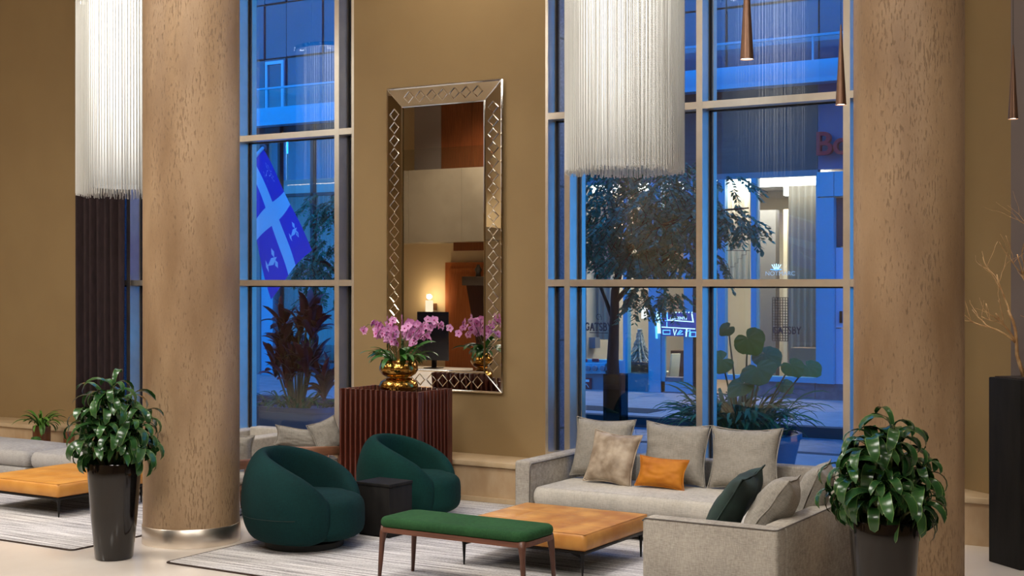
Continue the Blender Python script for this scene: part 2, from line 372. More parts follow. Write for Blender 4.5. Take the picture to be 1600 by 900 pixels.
# ---- windows: frame of mullions and transoms, each pane its own part
def window(name, x0, x1, muls, zs, sill):
    root = bpy.data.objects.new(name, None); COL.objects.link(root); root['kind'] = 'structure'
    fw = .058
    xs = [x0] + [m for m in muls] + [x1]
    for i, m in enumerate(muls):
        part('mullion', B(m - fw / 2, m + fw / 2, YW - .005, YG, sill, WTOP), FRAME, root)
        part('gasket', B(m - .03, m + .05, YG, YG + .02, sill, WTOP), GASKET, root)
        part('mullion_cap', B(m - fw / 2, m + fw / 2 + .03, YG + .02, YG + .09, sill, WTOP), FRAME, root)
    part('jamb', B(x0 - .0, x0 + .03, YW + .0, YG + .04, sill, WTOP), FRAME, root)
    part('jamb', B(x1 - .03, x1, YW + .0, YG + .04, sill, WTOP), FRAME, root)
    part('gasket', B(x0 + .03, x0 + .055, YG, YG + .03, sill, WTOP), GASKET, root)
    for z in zs:
        part('transom', B(x0 + .03, x1 - .03, YW - .002, YG - .001, z - .031, z + .031), FRAME, root)
        part('gasket', B(x0 + .03, x1 - .03, YG, YG + .018, z - .045, z - .028), GASKET, root)
    part('sill_frame', B(x0, x1, YW, YG + .04, .37, sill), FRAME, root)
    part('head_frame', B(x0, x1, YW, YG + .04, WTOP - .05, WTOP), FRAME, root)
    zz = [sill] + list(zs) + [WTOP - .05]
    for i in range(len(xs) - 1):
        for j in range(len(zz) - 1):
            a, b = xs[i] + (.03), xs[i + 1] - (.03)
            part('pane', B(a, b, YG + .004, YG + .010, zz[j] + .0, zz[j + 1] - .0), GLASS, root)
    return root
MZ = Z_at(1100, 442, YW); UZ = (Z_at(853, 181, YW) + Z_at(1320, 149, YW)) / 2
window('window_1', XL0, XL1, [X_at(201, YW), X_at(370.5, YW), X_at(526.5, YW)], [MZ, UZ], .44)
window('window_2', XR0, XR1, [X_at(886.5, YW), X_at(1093, YW), X_at(1323, YW)], [MZ, UZ], .44)

# ---- stone ledge under the windows
def ledge(x0, x1, n, yf=10.5, name='trim_1'):
    root = bpy.data.objects.new(name, None); COL.objects.link(root); root['kind'] = 'structure'
    part('stone_cap', B(x0, x1, yf - .03, YW - .0, .325, .37), STONET, root, bevel=.004)
    part('stone_plinth', B(x0, x1, yf - .035, yf + .02, 0, .045), STONET, root)
    e = (x1 - x0) / n
    for i in range(n):
        part('stone_panel', B(x0 + i * e + .002, x0 + (i + 1) * e - .002, yf, yf + .03, .045, .325), STONE, root)
    part('ledge_core', B(x0, x1, yf + .03, YW, 0, .325), STONE, root)
    return root
ledge(RX0, -2.9, 15)
r2 = bpy.data.objects.new('trim_2', None); COL.objects.link(r2); r2['kind'] = 'structure'
part('stone_cap', MB().prism([(-2.66, 10.66), (-1.2, 10.66), (-1.2, 10.76), (-2.15, 10.76), (-2.66, 11.16)], .325, .37), STONET, r2, bevel=.004)
part('stone_panel', MB().prism([(-2.66, 10.69), (-1.2, 10.69), (-1.2, 10.76), (-2.15, 10.76), (-2.66, 11.16)], .0, .325), STONE, r2)

# ---- pillars
def pillar(label, x, y, r, top=CEIL):
    t = thing('pillar', label, 'pillar', (x, y, 0))
    part('shaft', MB().lathe([(0, .14), (r, .14), (r, top), (0, top)], 96), PLASTER, t, smooth='auto')
    part('steel_base', MB().lathe([(0, 0), (r + .004, 0), (r + .006, .004), (r + .006, .138), (r + .002, .142), (0, .142)], 96), BRUSHED, t, smooth='auto')
    return t
pillar('round plaster pillar behind the left potted plant with its steel base in view', -7.65, 7.75, .368)
pillar('round plaster pillar on the right behind the plant beside the sofa', -2.318, 8.54, .333)

# ---- rugs
def rug(label, x0, x1, y0, y1):
    t = thing('rug', label, 'rug', ((x0 + x1) / 2, (y0 + y1) / 2, 0))
    hx, hy = (x1 - x0) / 2, (y1 - y0) / 2
    part('pile', MB().prism(rrect(-hx + .02, hx - .02, -hy + .02, hy - .02, .03), .001, .010), RUG, t)
    part('binding', MB().prism(rrect(-hx, hx, -hy, hy, .045), .0005, .0085), RUGB, t)
rug('striped grey rug with dark binding under the teal armchairs and sofa', -7.19, -2.74, 7.01, 10.44)
rug('striped grey rug with dark binding under the left tan ottoman', -13.4, -8.09, 6.96, 10.0)

# ---- curtain
cx0, cx1 = X_at(121, 10.8), X_at(197, 10.8)
def curt(u, v):
    x = cx0 + (cx1 - cx0) * u
    return (x, 10.77 + .045 * sin(u * 2 * pi * 7 + .6 * sin(v * 3)) + .012 * sin(u * 61), .385 + v * (CEIL - .4))
cm = MB().grid(curt, 140, 10)
co = link('curtain', cm.mesh('curtain', CURT, True))
tag(co, 'floor length dark aubergine curtain hanging at the left window edge', 'curtain')
sm = co.modifiers.new('thick', 'SOLIDIFY'); sm.thickness = .006
part('curtain_track', MB().box(cx0 - .1, cx1 + .1, 10.70, 10.84, CEIL - .03, CEIL - .005), BLACKM, co)

# ---- room seen in the mirror (behind the camera, to the left)
YM = YW - .03
def mir(px, py, ya): return X_at(px, 2 * YM - ya), Z_at(px, py, 2 * YM - ya)
# mezzanine: concrete coloured balustrade with walnut panels over it
ya = -1.6
xa, z0 = mir(560, 378, ya); xb, z1 = mir(900, 263, ya)
z0 = mir(690, 378, ya)[1]; z1 = mir(690, 264, ya)[1]
MEZ = mat('grey_plaster_band', srgb(172, 160, 138), .6, 0, srgb(150, 138, 118), (1, 1, 1))
mz = bpy.data.objects.new('mezzanine', None); COL.objects.link(mz); mz['kind'] = 'structure'
for i in range(4):
    e = (xb - xa) / 4; part('plaster_panel', B(xa + i * e + .003, xa + (i + 1) * e - .003, ya - .12, ya, z0, z1), MEZ, mz)
part('mezzanine_slab', B(xa, xb, RY0, ya - .12, z0 + .02, z0 + .25), MEZ, mz)
part('glass_balustrade', B(xa, xb, ya - .08, ya - .07, z1, z1 + .45), GLASS, mz)
WPAN = wood('walnut_wall_panel', srgb(112, 58, 30), srgb(142, 80, 44), .3)
yb = -2.6
xw0 = mir(690, 0, yb)[0]
wp = bpy.data.objects.new('wall_panelling', None); COL.objects.link(wp); wp['kind'] = 'structure'
for i in range(4):
    part('wood_panel', B(xw0 + i * .8, xw0 + i * .8 + .79, yb - .04, yb, z1, CEIL), WPAN, wp)
part('grey_panel', B(mir(648, 0, yb)[0], xw0 - .01, yb - .05, yb, z1, CEIL), mat('mauve_grey_panel', srgb(150, 136, 128), .6), wp)
# walnut portal, lintel, sconce
yc = -2.9
PORT = wood('cherry_portal', srgb(170, 92, 44), srgb(196, 116, 62), .35)
xp0, zp = mir(688, 410, yc); xp1 = mir(800, 0, yc)[0]
po = bpy.data.objects.new('door_1', None); COL.objects.link(po); po['kind'] = 'structure'
for i in range(4):
    d = .13 * i; part('portal_panel', B(xp0 + d, xp1, yc - .25 + .05 * i, yc - .2 + .05 * i, 0, zp - d), PORT, po)
xl, zl = mir(709, 392, -2.2); part('lintel_panel', B(xl, xl + 2.4, -2.3, -2.2, zl, mir(709, 379, -2.2)[1]), WPAN, po)
xs_, zs_ = mir(661, 478, -2.7)
sc = thing('wall_sconce', 'cream cylinder wall lamp glowing upwards, reflected in the mirror', 'lamp', (xs_, -2.95, zs_))
part('lamp_shade', MB().lathe([(.085, -.2), (.085, .12), (.08, .12), (.08, -.2)], 24), emis('sconce_shade_glow', (1, .86, .62), 1.2), sc, smooth='auto', loc=(0, 0, 0))
part('wall_plate', B(-.04, .04, -.24, -.08, -.1, .05), BRASS, sc)
l = bpy.data.lights.new('sconce_bulb', 'POINT'); l.energy = 16; l.color = (1, .78, .48); l.shadow_soft_size = .05
lo = bpy.data.objects.new('sconce_bulb', l); COL.objects.link(lo); lo.parent = sc; lo.location = (0, 0, .2)
# reception desk with a monitor
yd = 2.6
xd0 = mir(575, 0, yd)[0]; xd1 = mir(707, 0, yd)[0]; zd = mir(700, 578, yd)[1]
dk = thing('reception_desk', 'white topped walnut reception desk reflected in the mirror', 'desk', ((xd0 + xd1) / 2, yd - .3, 0))
hw = (xd1 - xd0) / 2
part('desk_top', B(-hw, hw, -.35, .35, zd - .04, zd), mat('white_stone_top', srgb(228, 216, 198), .25), dk, bevel=.004)
part('desk_front', B(-hw + .05, hw - .05, .2, .26, 0, zd - .04), WALNUT, dk)
part('desk_body', B(-hw + .1, hw - .1, -.3, .2, 0, zd - .04), BLACKW, dk)
xm0, zm1 = mir(649, 487, yd - .15); xm1, zm0 = mir(697, 564, yd - .15)
mo = thing('monitor', 'black upright flat monitor standing on the reception desk, in the mirror', 'monitor', ((xm0 + xm1) / 2, yd - .25, zd))
hm = (xm1 - xm0) / 2
part('screen', B(-hm, hm, 0, .04, zm0 - zd, zm1 - zd), mat('dark_screen', srgb(16, 20, 34), .15), mo, bevel=.005)
part('stand', B(-.04, .04, -.04, -.0, 0, zm0 - zd + .1), BLACKM, mo)
part('foot', B(-.13, .13, -.12, .12, 0, .015), BLACKM, mo, bevel=.004)
# dark tapered console with ornaments on it
yk = -2.0
xk0, zk1 = mir(722, 432, yk); zk0 = mir(722, 446, yk)[1]
ck = thing('console', 'dark stone topped wooden console hood, reflected in the mirror', 'console', (xk0 + 1.0, yk - .3, 0))
part('console_top', B(-1.0, 1.0, -.3, .3, zk0, zk1), mat('grey_stone_top', srgb(86, 76, 70), .5), ck, bevel=.01)
part('console_body', MB().add([(-.55, -.25, 0), (.55, -.25, 0), (.55, .2, 0), (-.55, .2, 0), (-.92, -.28, zk0), (.92, -.28, zk0), (.92, .25, zk0), (-.92, .25, zk0)],
     [(0, 3, 2, 1), (4, 5, 6, 7), (0, 1, 5, 4), (1, 2, 6, 5), (2, 3, 7, 6), (3, 0, 4, 7)]), MAHDARK, ck)
random.seed(3)
for i in range(6):
    h = random.uniform(.22, .34)
    o = part('ornament', MB().lathe([(0, 0), (.06, 0), (.05, h * .3), (.08, h * .6), (.03, h * .9), (.04, h), (0, h)], 12), mat('grey_pewter', srgb(110, 104, 96), .4, .5), None,
             loc=(xk0 + .25 + i * .22, yk - .25, zk1), smooth=True)
    tag(o, ['first', 'second', 'third', 'fourth', 'fifth', 'last'][i] + ' small grey ornament along the console seen in the mirror', 'ornament', 'ornaments on the reflected console')
# ------------------------------------------------------------ MIRROR
mx0, mx1 = X_at(605.5, YW - .03), X_at(784.5, YW - .03); mz0, mz1 = .965, 3.915
FWD = .185
mr_ = thing('wall_mirror', 'tall wall mirror bordered with small diamond shapes, above the slatted podium', 'mirror', ((mx0 + mx1) / 2, YW, (mz0 + mz1) / 2))
HX, HZ = (mx1 - mx0) / 2, (mz1 - mz0) / 2
part('backing', B(-HX + .01, HX - .01, -.02, 0, -HZ + .01, HZ - .01), BLACKM, mr_)
part('mirror_pane', B(-HX + FWD, HX - FWD, -.036, -.02, -HZ + FWD, HZ - FWD), MIRROR, mr_)
def frame_piece(pts_out, pts_in, yo, yi):
    (a, b), (c, d) = pts_out, pts_in     # outer edge a-b, inner edge d-c
    vs = [(a[0], yo, a[1]), (b[0], yo, b[1]), (c[0], yi, c[1]), (d[0], yi, d[1])]
    vb = [(v[0], -.012, v[2]) for v in vs]
    return MB().add(vs + vb, [(0, 1, 2, 3), (7, 6, 5, 4), (0, 4, 5, 1), (1, 5, 6, 2), (2, 6, 7, 3), (3, 7, 4, 0)])
O = [(-HX, -HZ), (HX, -HZ), (HX, HZ), (-HX, HZ)]; I = [(-HX + FWD, -HZ + FWD), (HX - FWD, -HZ + FWD), (HX - FWD, HZ - FWD), (-HX + FWD, HZ - FWD)]
g = .0025
yo, yi = -.035, -.047
for k in range(4):
    j = (k + 1) % 4
    part('frame_panel', frame_piece((O[k], O[j]), (I[j], I[k]), yo, yi), MIRROR, mr_)
# bevelled strips on both edges of the border
def strip(p, q, y, w, nrm):
    # p,q in xz; ridge prism of width w
    P, Q = Vector((p[0], y, p[1])), Vector((q[0], y, q[1])); d = (Q - P).normalized(); s = d.cross(Vector((0, 1, 0))) * w / 2
    e = Vector((0, -.008, 0)); b = Vector((0, .01, 0))
    vs = [P - s, P + s, P + e, Q - s, Q + s, Q + e]
    return MB().add(vs, [(0, 2, 1), (3, 4, 5), (0, 3, 5, 2), (1, 2, 5, 4), (0, 1, 4, 3)])
for k in range(4):
    j = (k + 1) % 4
    part('bevel_strip', strip(O[k], O[j], yo, .022, 0), BEVELM, mr_)
    part('bevel_strip', strip(I[k], I[j], yi, .02, 0), BEVELM, mr_)
    part('mitre_strip', strip(O[k], I[k], -.041, .014, 0), BEVELM, mr_)
dm = MB(); ro, ri = .062, .048
ring = [(0, 1), (1, 0), (0, -1), (-1, 0)]
for k in range(4):
    a, b = ring[k], ring[(k + 1) % 4]; rm = (ro + ri) / 2
    vs = [(a[0] * ro, 0, a[1] * ro), (b[0] * ro, 0, b[1] * ro), (a[0] * rm, -.007, a[1] * rm), (b[0] * rm, -.007, b[1] * rm), (a[0] * ri, 0, a[1] * ri), (b[0] * ri, 0, b[1] * ri)]
    dm.add(vs, [(0, 1, 3, 2), (2, 3, 5, 4)])
dme = dm.mesh('diamond', BEVELM)
nz_ = 20; n_x = 7
for k in range(nz_):
    z = (k - (nz_ - 1) / 2) * .1285
    for s_ in (-1, 1): link('diamond', dme, mr_, loc=(s_ * (HX - FWD / 2), -.0425, z))
for k in range(n_x):
    x = (k - (n_x - 1) / 2) * .134
    for s_ in (-1, 1): link('diamond', dme, mr_, loc=(x, -.0425, s_ * (HZ - FWD / 2)))

# ------------------------------------------------------------ SLATTED PODIUM + ORCHID
px0, px1, py0, py1, ph = -7.895, -7.0, 9.88, 10.42, 1.03
pod = thing('podium', 'box podium clad in vertical red mahogany slats under the orchid bowl', 'podium', ((px0 + px1) / 2, (py0 + py1) / 2, 0))
hx, hy = (px1 - px0) / 2, (py1 - py0) / 2
part('podium_body', B(-hx + .05, hx - .05, -hy + .05, hy - .05, .0105, ph - .06), MAHDARK, pod)
sl = B(-.010, .010, -.026, .026, .0105, ph).mesh('slat', REDWOOD, bevel=.002, seg=1)
n = 16
for i in range(n):
    x = -hx + .013 + (2 * hx - .026) * i / (n - 1)
    for y in (-hy + .026, hy - .026): link('slat', sl, pod, loc=(x, y, 0))
n = 10
for i in range(1, n - 1):
    y = -hy + .013 + (2 * hy - .026) * i / (n - 1)
    for x in (-hx + .026, hx - .026): link('slat', sl, pod, loc=(x, y, 0), rot=(0, 0, pi / 2))
pcx, pcy = -7.40, 10.13; pz = ph - .06
bw = thing('orchid_bowl', 'hammered gold hourglass bowl of pink orchids on the slatted podium', 'vase', (pcx, pcy, pz))
k = .172
prof = [(0, 0), (.10, 0), (.155, .03), (.178, .075), (.178, .095), (.165, .13), (.12, .158), (.085, .166), (.12, .172), (.155, .195), (.178, .232), (.176, .262), (.158, .325), (.150, .325), (.168, .262), (.16, .22), (.05, .2), (0, .2)]
part('bowl', MB().lathe(prof, 56), GOLD, bw, smooth=True)
part('soil', MB().lathe([(0, .295), (.155, .29)], 24), SOIL, bw)
def strap_leaf(L, w, droop, nseg=9, fold=.25, up=1.2, tipw=0, base=.35, curl=0):
    """leaf along +X from origin: starts at elevation `up`, bends down by `droop` in total"""
    m = MB(); p = Vector((0, 0, 0)); a = up; vs = []; uv = []
    for i in range(nseg + 1):
        t = i / nseg
        ww = w * (base + (1 - base) * sin(pi * min(1, t * 1.25 + .05) / 2) if t < .55 else max(tipw, sqrt(max(0, 1 - ((t - .55) / .45) ** 2.2)))) / 2
        s = Vector((0, 1, 0)); nrm = Vector((-sin(a), 0, cos(a)))
        tw = curl * t
        lift = nrm * ww * fold
        vs += [p - s * ww * cos(tw) + lift, p, p + s * ww * cos(tw) + lift]
        p = p + Vector((cos(a), 0, sin(a))) * (L / nseg); a -= droop / nseg * (1 + .5 * t)
        uv += [(0, t), (.5, t), (1, t)]
    fs = []
    for i in range(nseg):
        for j in range(2): fs.append((i * 3 + j, i * 3 + j + 1, (i + 1) * 3 + j + 1, (i + 1) * 3 + j))
    m.add(vs, fs); m.uvs = uv; return m
def leaf_mesh(name, mb, m):
    me = bpy.data.meshes.new(name); me.from_pydata(mb.v, [], mb.f); me.materials.append(m)
    ul = me.uv_layers.new(name='UVMap')
    for lp in me.loops: ul.data[lp.index].uv = mb.uvs[lp.vertex_index]
    me.polygons.foreach_set('use_smooth', [True] * len(me.polygons)); return me
def rotz(az, tilt=0, roll=0): return Matrix.Rotation(az, 4, 'Z') @ Matrix.Rotation(tilt, 4, 'Y') @ Matrix.Rotation(roll, 4, 'X')
random.seed(11)
ol = [leaf_mesh('leaf', strap_leaf(L, .045, dr, up=1.15), ORCHL) for L, dr in ((.30, 1.7), (.26, 2.1), (.33, 1.5))]
for i in range(44):
    az = random.uniform(0, 2 * pi); r = random.uniform(.02, .12)
    Mx = Matrix.Translation((r * cos(az), r * sin(az), .29)) @ rotz(az + random.uniform(-.4, .4), random.uniform(-.35, .35), random.uniform(-.4, .4)) @ Matrix.Scale(random.uniform(.8, 1.1), 4)
    link('leaf', ol[i % 3], bw, mw=Mx)
# orchid flower: five petals and a lip
fm = MB()
for k_ in range(5):
    a = 2 * pi * k_ / 5 + pi / 2; wd = .022 if k_ in (1, 4) else .016; Ln = .042
    c_, s_ = cos(a), sin(a)
    pts = [(0, 0), (.35, -1), (.75, -.8), (1, 0), (.75, .8), (.35, 1)]
    vs = [(-.004 - .008 * u + .002 * abs(v), c_ * u * Ln - s_ * v * wd, s_ * u * Ln + c_ * v * wd) for u, v in pts] + [(.004, c_ * .5 * Ln, s_ * .5 * Ln)]
    fm.add([(-v[0] , v[1], v[2]) for v in vs], [(i, (i + 1) % 6, 6) for i in range(6)])
flo = fm.mesh('flower', PINK, True)
lip = MB().lathe([(0, -.006), (.008, 0), (.005, .012), (0, .016)], 8).mesh('lip', WHITEP, True)
for i in range(15):
    az = random.uniform(0, 2 * pi); r0 = random.uniform(.01, .09)
    reach = random.uniform(.10, .29); h = random.uniform(.20, .30)
    if i == 0: az, reach, h = .35, .40, .30
    if i == 1: az, reach, h = .55, .44, .27
    p0 = Vector((r0 * cos(az), r0 * sin(az), .29)); d = Vector((cos(az), sin(az), 0))
    pts = [p0 + Vector((0, 0, h * t * 1.25)) * (1 - .0 * t) + d * reach * t * t * .55 for t in (0, .25, .5, .75, 1)]
    e = pts[-1]; pts += [e + d * reach * .25 + Vector((0, 0, .01)), e + d * reach * .45 - Vector((0, 0, .045))]
    part('stem', MB().tube(pts, .0032, 5), STEM, bw, smooth=True)
    for q in range(7):
        t = q / 6
        base_ = pts[3].lerp(pts[4], min(1, t * 2)) if t < .5 else (pts[4].lerp(pts[5], (t - .5) * 4) if t < .75 else pts[5].lerp(pts[6], (t - .75) * 4))
        fa = random.uniform(-2.6, .2)
        f = link('flower', flo, bw, mw=Matrix.Translation(base_ + Vector((random.uniform(-.03, .03), random.uniform(-.035, .03), random.uniform(-.035, .035)))) @ rotz(fa, random.uniform(-.5, .5), random.uniform(-.4, .4)) @ Matrix.Scale(random.uniform(.85, 1.15), 4))
        link('lip', lip, f, rot=(0, pi / 2, 0))

# ------------------------------------------------------------ SOFT SHAPES
def pillow_mb(w, h, t, seed=0, n=18, wr=.012, pinch=.2):
    rs = seed * 7.3
    def side(sgn):
        def fn(u, v):
            a, b = u * 2 - 1, v * 2 - 1
            ex = 1 - pinch * (1 - abs(b) ** 2) * abs(a) ** 3 * .6; ey = 1 - pinch * (1 - abs(a) ** 2) * abs(b) ** 3 * .6
            th = (max(0, (1 - a ** 4)) * max(0, (1 - b ** 4))) ** .5
            th *= .75 + .25 * (1 - a * a) * (1 - b * b)
            nn = noise.noise(Vector((a * 1.6 + rs, b * 1.6, sgn * 2 + rs)))
            n2 = noise.noise(Vector((a * 5 + rs, b * 5, sgn * 3)))
            edge = max(abs(a), abs(b))
            y = sgn * (th * t / 2 * (1 + .25 * nn)) + (wr * n2 * min(1, th * 1.5))
            return (a * w / 2 * ex, y + .012 * nn, b * h / 2 * ey)
        return fn
    m = MB(); m.grid(side(-1), n, n); m.grid(side(1), n, n); return m
def pillow(label, name, w, h, t, m, loc, rot, seed, group=None, wr=.012, piping=None):
    mb = pillow_mb(w, h, t, seed, wr=wr)
    me = mb.mesh(name, m, True)
    bm = bmesh.new(); bm.from_mesh(me); bmesh.ops.remove_doubles(bm, verts=bm.verts, dist=.004); bmesh.ops.recalc_face_normals(bm, faces=bm.faces); bm.to_mesh(me); bm.free()
    me.polygons.foreach_set('use_smooth', [True] * len(me.polygons))
    o = link(name, me, loc=loc, rot=rot); o.modifiers.new('sub', 'SUBSURF').levels = 1; o.modifiers['sub'].render_levels = 1
    tag(o, label, 'pillow', group)
    pp = []
    for i in range(64):
        s = i / 64 * 4; k_ = int(s); f = (s - k_) * 2 - 1
        a, b = [(f, -1), (1, f), (-f, 1), (-1, -f)][k_]
        ex = 1 - pinch_ * (1 - abs(b) ** 2) * abs(a) ** 3 * .6; ey = 1 - pinch_ * (1 - abs(a) ** 2) * abs(b) ** 3 * .6
        nn = noise.noise(Vector((a * 1.6 + seed * 7.3, b * 1.6, -2 + seed * 7.3)))
        pp.append((a * w / 2 * ex, .012 * nn, b * h / 2 * ey))
    pp.append(pp[0])
    part('piping', MB().tube(pp, .005, 6, False), piping or m, o, smooth=True)
    return o
pinch_ = .2
def cushion_mb(x0, x1, y0, y1, z0, z1, r=.04, bulge=.02, n=20):
    cx, cy, cz = (x0 + x1) / 2, (y0 + y1) / 2, (z0 + z1) / 2; hx, hy, hz = (x1 - x0) / 2, (y1 - y0) / 2, (z1 - z0) / 2
    # rounded box from stacked rounded rectangles
    m = MB(); rows = []; N = 9
    for i in range(N):
        a = -pi / 2 + pi * i / (N - 1); zz = cz + (hz - r) * sp(sin(a), 1) + r * sin(a); ins = r * (1 - cos(a))
        pts = rrect(x0 + ins, x1 - ins, y0 + ins, y1 - ins, max(.02, r - ins + .02), 5)
        rows.append([(x, y, zz) for x, y in pts])
    k_ = len(rows[0])
    m.add([p for rw in rows for p in rw], [(i * k_ + j, i * k_ + (j + 1) % k_, (i + 1) * k_ + (j + 1) % k_, (i + 1) * k_ + j) for i in range(N - 1) for j in range(k_)])
    def cap(z, s):
        gx, gy = 14, 14; vs = []; 
        ins = r
        for i in range(gx):
            for j in range(gy):
                a, b = i / (gx - 1) * 2 - 1, j / (gy - 1) * 2 - 1
                vs.append((cx + a * (hx - ins + .004), cy + b * (hy - ins + .004), z + s * bulge * (1 - a ** 4) * (1 - b ** 4)))
        m.add(vs, [(i * gy + j, (i + 1) * gy + j, (i + 1) * gy + j + 1, i * gy + j + 1) for i in range(gx - 1) for j in range(gy - 1)])
    cap(cz + hz, 1); cap(cz - hz, -.2); return m

# ------------------------------------------------------------ L SOFA
SX0, SX1, SYF, SYB, SYW = -5.745, -2.81, 9.45, 10.42, 7.56
AH = .56; AW = .145; SEATZ = .355
sofa = thing('sofa', 'long L shaped pale grey linen sofa under the right window', 'sofa', (-4.2, 9.8, 0))
ox, oy = -4.2, 9.8
def lb(x0, x1, y0, y1, z0, z1): return B(x0 - ox, x1 - ox, y0 - oy, y1 - oy, z0, z1)
part('arm', lb(SX0, SX0 + AW, SYF, SYB, .03, AH), LINEN, sofa, bevel=.022, seg=3)
part('backrest', lb(SX0 + AW + .002, SX1, SYB - .15, SYB, .03, AH), LINEN, sofa, bevel=.022, seg=3)
part('backrest', lb(SX1 - AW, SX1, SYW + .16, SYB - .152, .03, AH), LINEN, sofa, bevel=.022, seg=3)
part('arm', lb(SX1 - .87, SX1, SYW, SYW + .158, .03, AH), LINEN, sofa, bevel=.022, seg=3)
part('base', lb(SX0 + AW + .002, SX1 - .15, SYF + .03, SYB - .152, .04, .19), LINEN, sofa, bevel=.01)
part('base', lb(SX1 - .85, SX1 - .15, SYW + .162, SYF + .028, .04, .19), LINEN, sofa, bevel=.01)
def lc(x0, x1, y0, y1, z0, z1, **k): return cushion_mb(x0 - ox, x1 - ox, y0 - oy, y1 - oy, z0, z1, **k)
part('seat_cushion', lc(SX0 + AW + .005, SX1 - .88, SYF + .0, SYB - .155, .195, SEATZ, r=.045, bulge=.015), LINEN_L, sofa, smooth=True)
part('seat_cushion', lc(SX1 - .87, SX1 - .15, SYW + .165, SYB - .155, .195, SEATZ, r=.045, bulge=.015), LINEN_L, sofa, smooth=True)
PIPE = mat('grey_piping', srgb(96, 90, 86), .8)
def pipe(pts): part('piping', MB().tube([(x - ox, y - oy, z) for x, y, z in pts], .004, 6), PIPE, sofa, smooth=True)
e = .004
pipe([(SX0 + AW + e, SYB - .2, AH - .022), (SX0 + AW + e, SYF + .02, AH - .022), (SX0 + AW + e, SYF + .0, AH - .04), (SX0 + AW + e - .002, SYF - e, AH - .06), (SX0 + AW - .004, SYF - e, .05)])
pipe([(SX1 - .87, SYW + .005, AH - .02), (SX1 - .87 + .02, SYW + .003, AH - .002), (SX1 - .02, SYW + .003, AH - .002), (SX1 - .003, SYW + .02, AH - .002), (SX1 - .003, SYB - .1, AH - .002)])
for x, y in ((SX0 + .08, SYF + .06), (SX0 + .08, SYB - .06), (SX1 - .08, SYB - .06), (SX1 - .08, SYW + .06), (SX1 - .8, SYW + .06), (-3.8, SYF + .1)):
    part('leg', B(x - .03 - ox, x + .03 - ox, y - .03 - oy, y + .03 - oy, .0105, .04), BLACKM, sofa)
T = R(-14)
bz = SEATZ + .25
def pz_(h, tilt): return SEATZ + .008 + h / 2 * cos(tilt)
pillow('tall pale grey back pillow half hidden behind the taupe velvet pillow', 'pillow', .56, .50, .19, PILLOWF, (X_at(940, 10.1), 10.12, pz_(.5, .2) + .015), (T, 0, 0), 1)
pillow('pale grey back pillow behind the small orange pillow', 'pillow', .58, .50, .19, PILLOWF, (X_at(1056, 10.12), 10.11, pz_(.5, .2) + .01), (T, R(1), 0), 2)
pillow('pale grey back pillow standing at the right end of the window sofa', 'pillow', .60, .50, .19, PILLOWF, (X_at(1163, 10.1), 10.11, pz_(.5, .2) + .01), (T, R(-1), 0), 3)
pillow('crushed taupe velvet pillow at the left of the sofa', 'pillow', .46, .44, .17, FUR, (X_at(957, 9.9), 9.90, pz_(.44, .3) + .0), (R(-20), R(3), R(-6)), 4, wr=.022)
pillow('small rectangular orange pillow on the long sofa', 'pillow', .42, .25, .12, ORANGE, (X_at(1034, 9.86), 9.86, pz_(.25, .3) + .01), (R(-22), R(2), R(3)), 5)
pillow('dark green velvet pillow propped by the near arm of the sofa', 'pillow', .50, .50, .19, DKGREEN, (-3.31, 8.12, pz_(.5, .6) + .03), (R(-34), R(4), R(-84)), 6)
pillow('plump beige pillow leaning over the near sofa arm beside the dark green one', 'pillow', .50, .46, .22, PILLOWF, (-3.04, 8.10, pz_(.46, .6) + .05), (R(-36), R(-4), R(-78)), 7)
pillow('beige back pillow against the right backrest half hidden by plant leaves', 'pillow', .52, .46, .2, PILLOWF, (-3.0, 8.72, pz_(.46, .3) + .01), (R(-22), 0, R(-80)), 8)

# ------------------------------------------------------------ OTTOMANS
def ottoman(label, x0, x1, y0, y1, m, zt=.322):
    t = thing('ottoman', label, 'ottoman', ((x0 + x1) / 2, (y0 + y1) / 2, 0), 0)
    hx, hy = (x1 - x0) / 2, (y1 - y0) / 2
    nn = 33
    mb = cushion_mb(-hx, hx, -hy, hy, zt - .115, zt - .004, r=.018, bulge=.0)
    # quilted top of four by three panels with sunk seams
    def top(u, v):
        a, b = u * 2 - 1, v * 2 - 1
        q = abs(sin(u * pi * 4)) ** .3 * abs(sin(v * pi * 3)) ** .3
        wv = noise.noise(Vector((a * 3, b * 3, zt * 9))) * .004
        ed = min(1, (1 - max(abs(a), abs(b))) * 10)
        return (a * (hx - .012), b * (hy - .012), zt - .006 + .008 * q * ed + wv * ed)
    mb.grid(top, 65, 49)
    part('leather_cushion', mb, m, t, smooth=True)
    part('steel_frame', B(-hx + .02, hx - .02, -hy + .02, hy - .02, zt - .14, zt - .117), BLACKM, t, bevel=.003)
    for sx in (-1, 1):
        for sy in (-1, 1):
            x, y = sx * (hx - .05), sy * (hy - .05)
            zf = zt - .138
            g = MB().tube([(x, y, zf), (x, y, zf - .03), (x + sx * .0, y, .0105)], [.018, .013, .006], 8)
            # gusset plate under the frame
            g.add([(x - sx * .0, y - .006, zf), (x - sx * .11, y - .006, zf), (x, y - .006, zf - .035), (x, y + .006, zf), (x - sx * .11, y + .006, zf), (x, y + .006, zf - .035)],
                  [(0, 1, 2), (5, 4, 3), (0, 3, 4, 1), (1, 4, 5, 2), (2, 5, 3, 0)])
            part('leg', g, BLACKM, t)
    return t
ottoman('square tan leather ottoman table in front of the sofa', -5.36, -4.31, 8.0, 8.99, LEATHER)
ottoman('square light tan leather ottoman on the left rug', -10.3, -9.26, 7.82, 8.85, LEATHER2, .30)

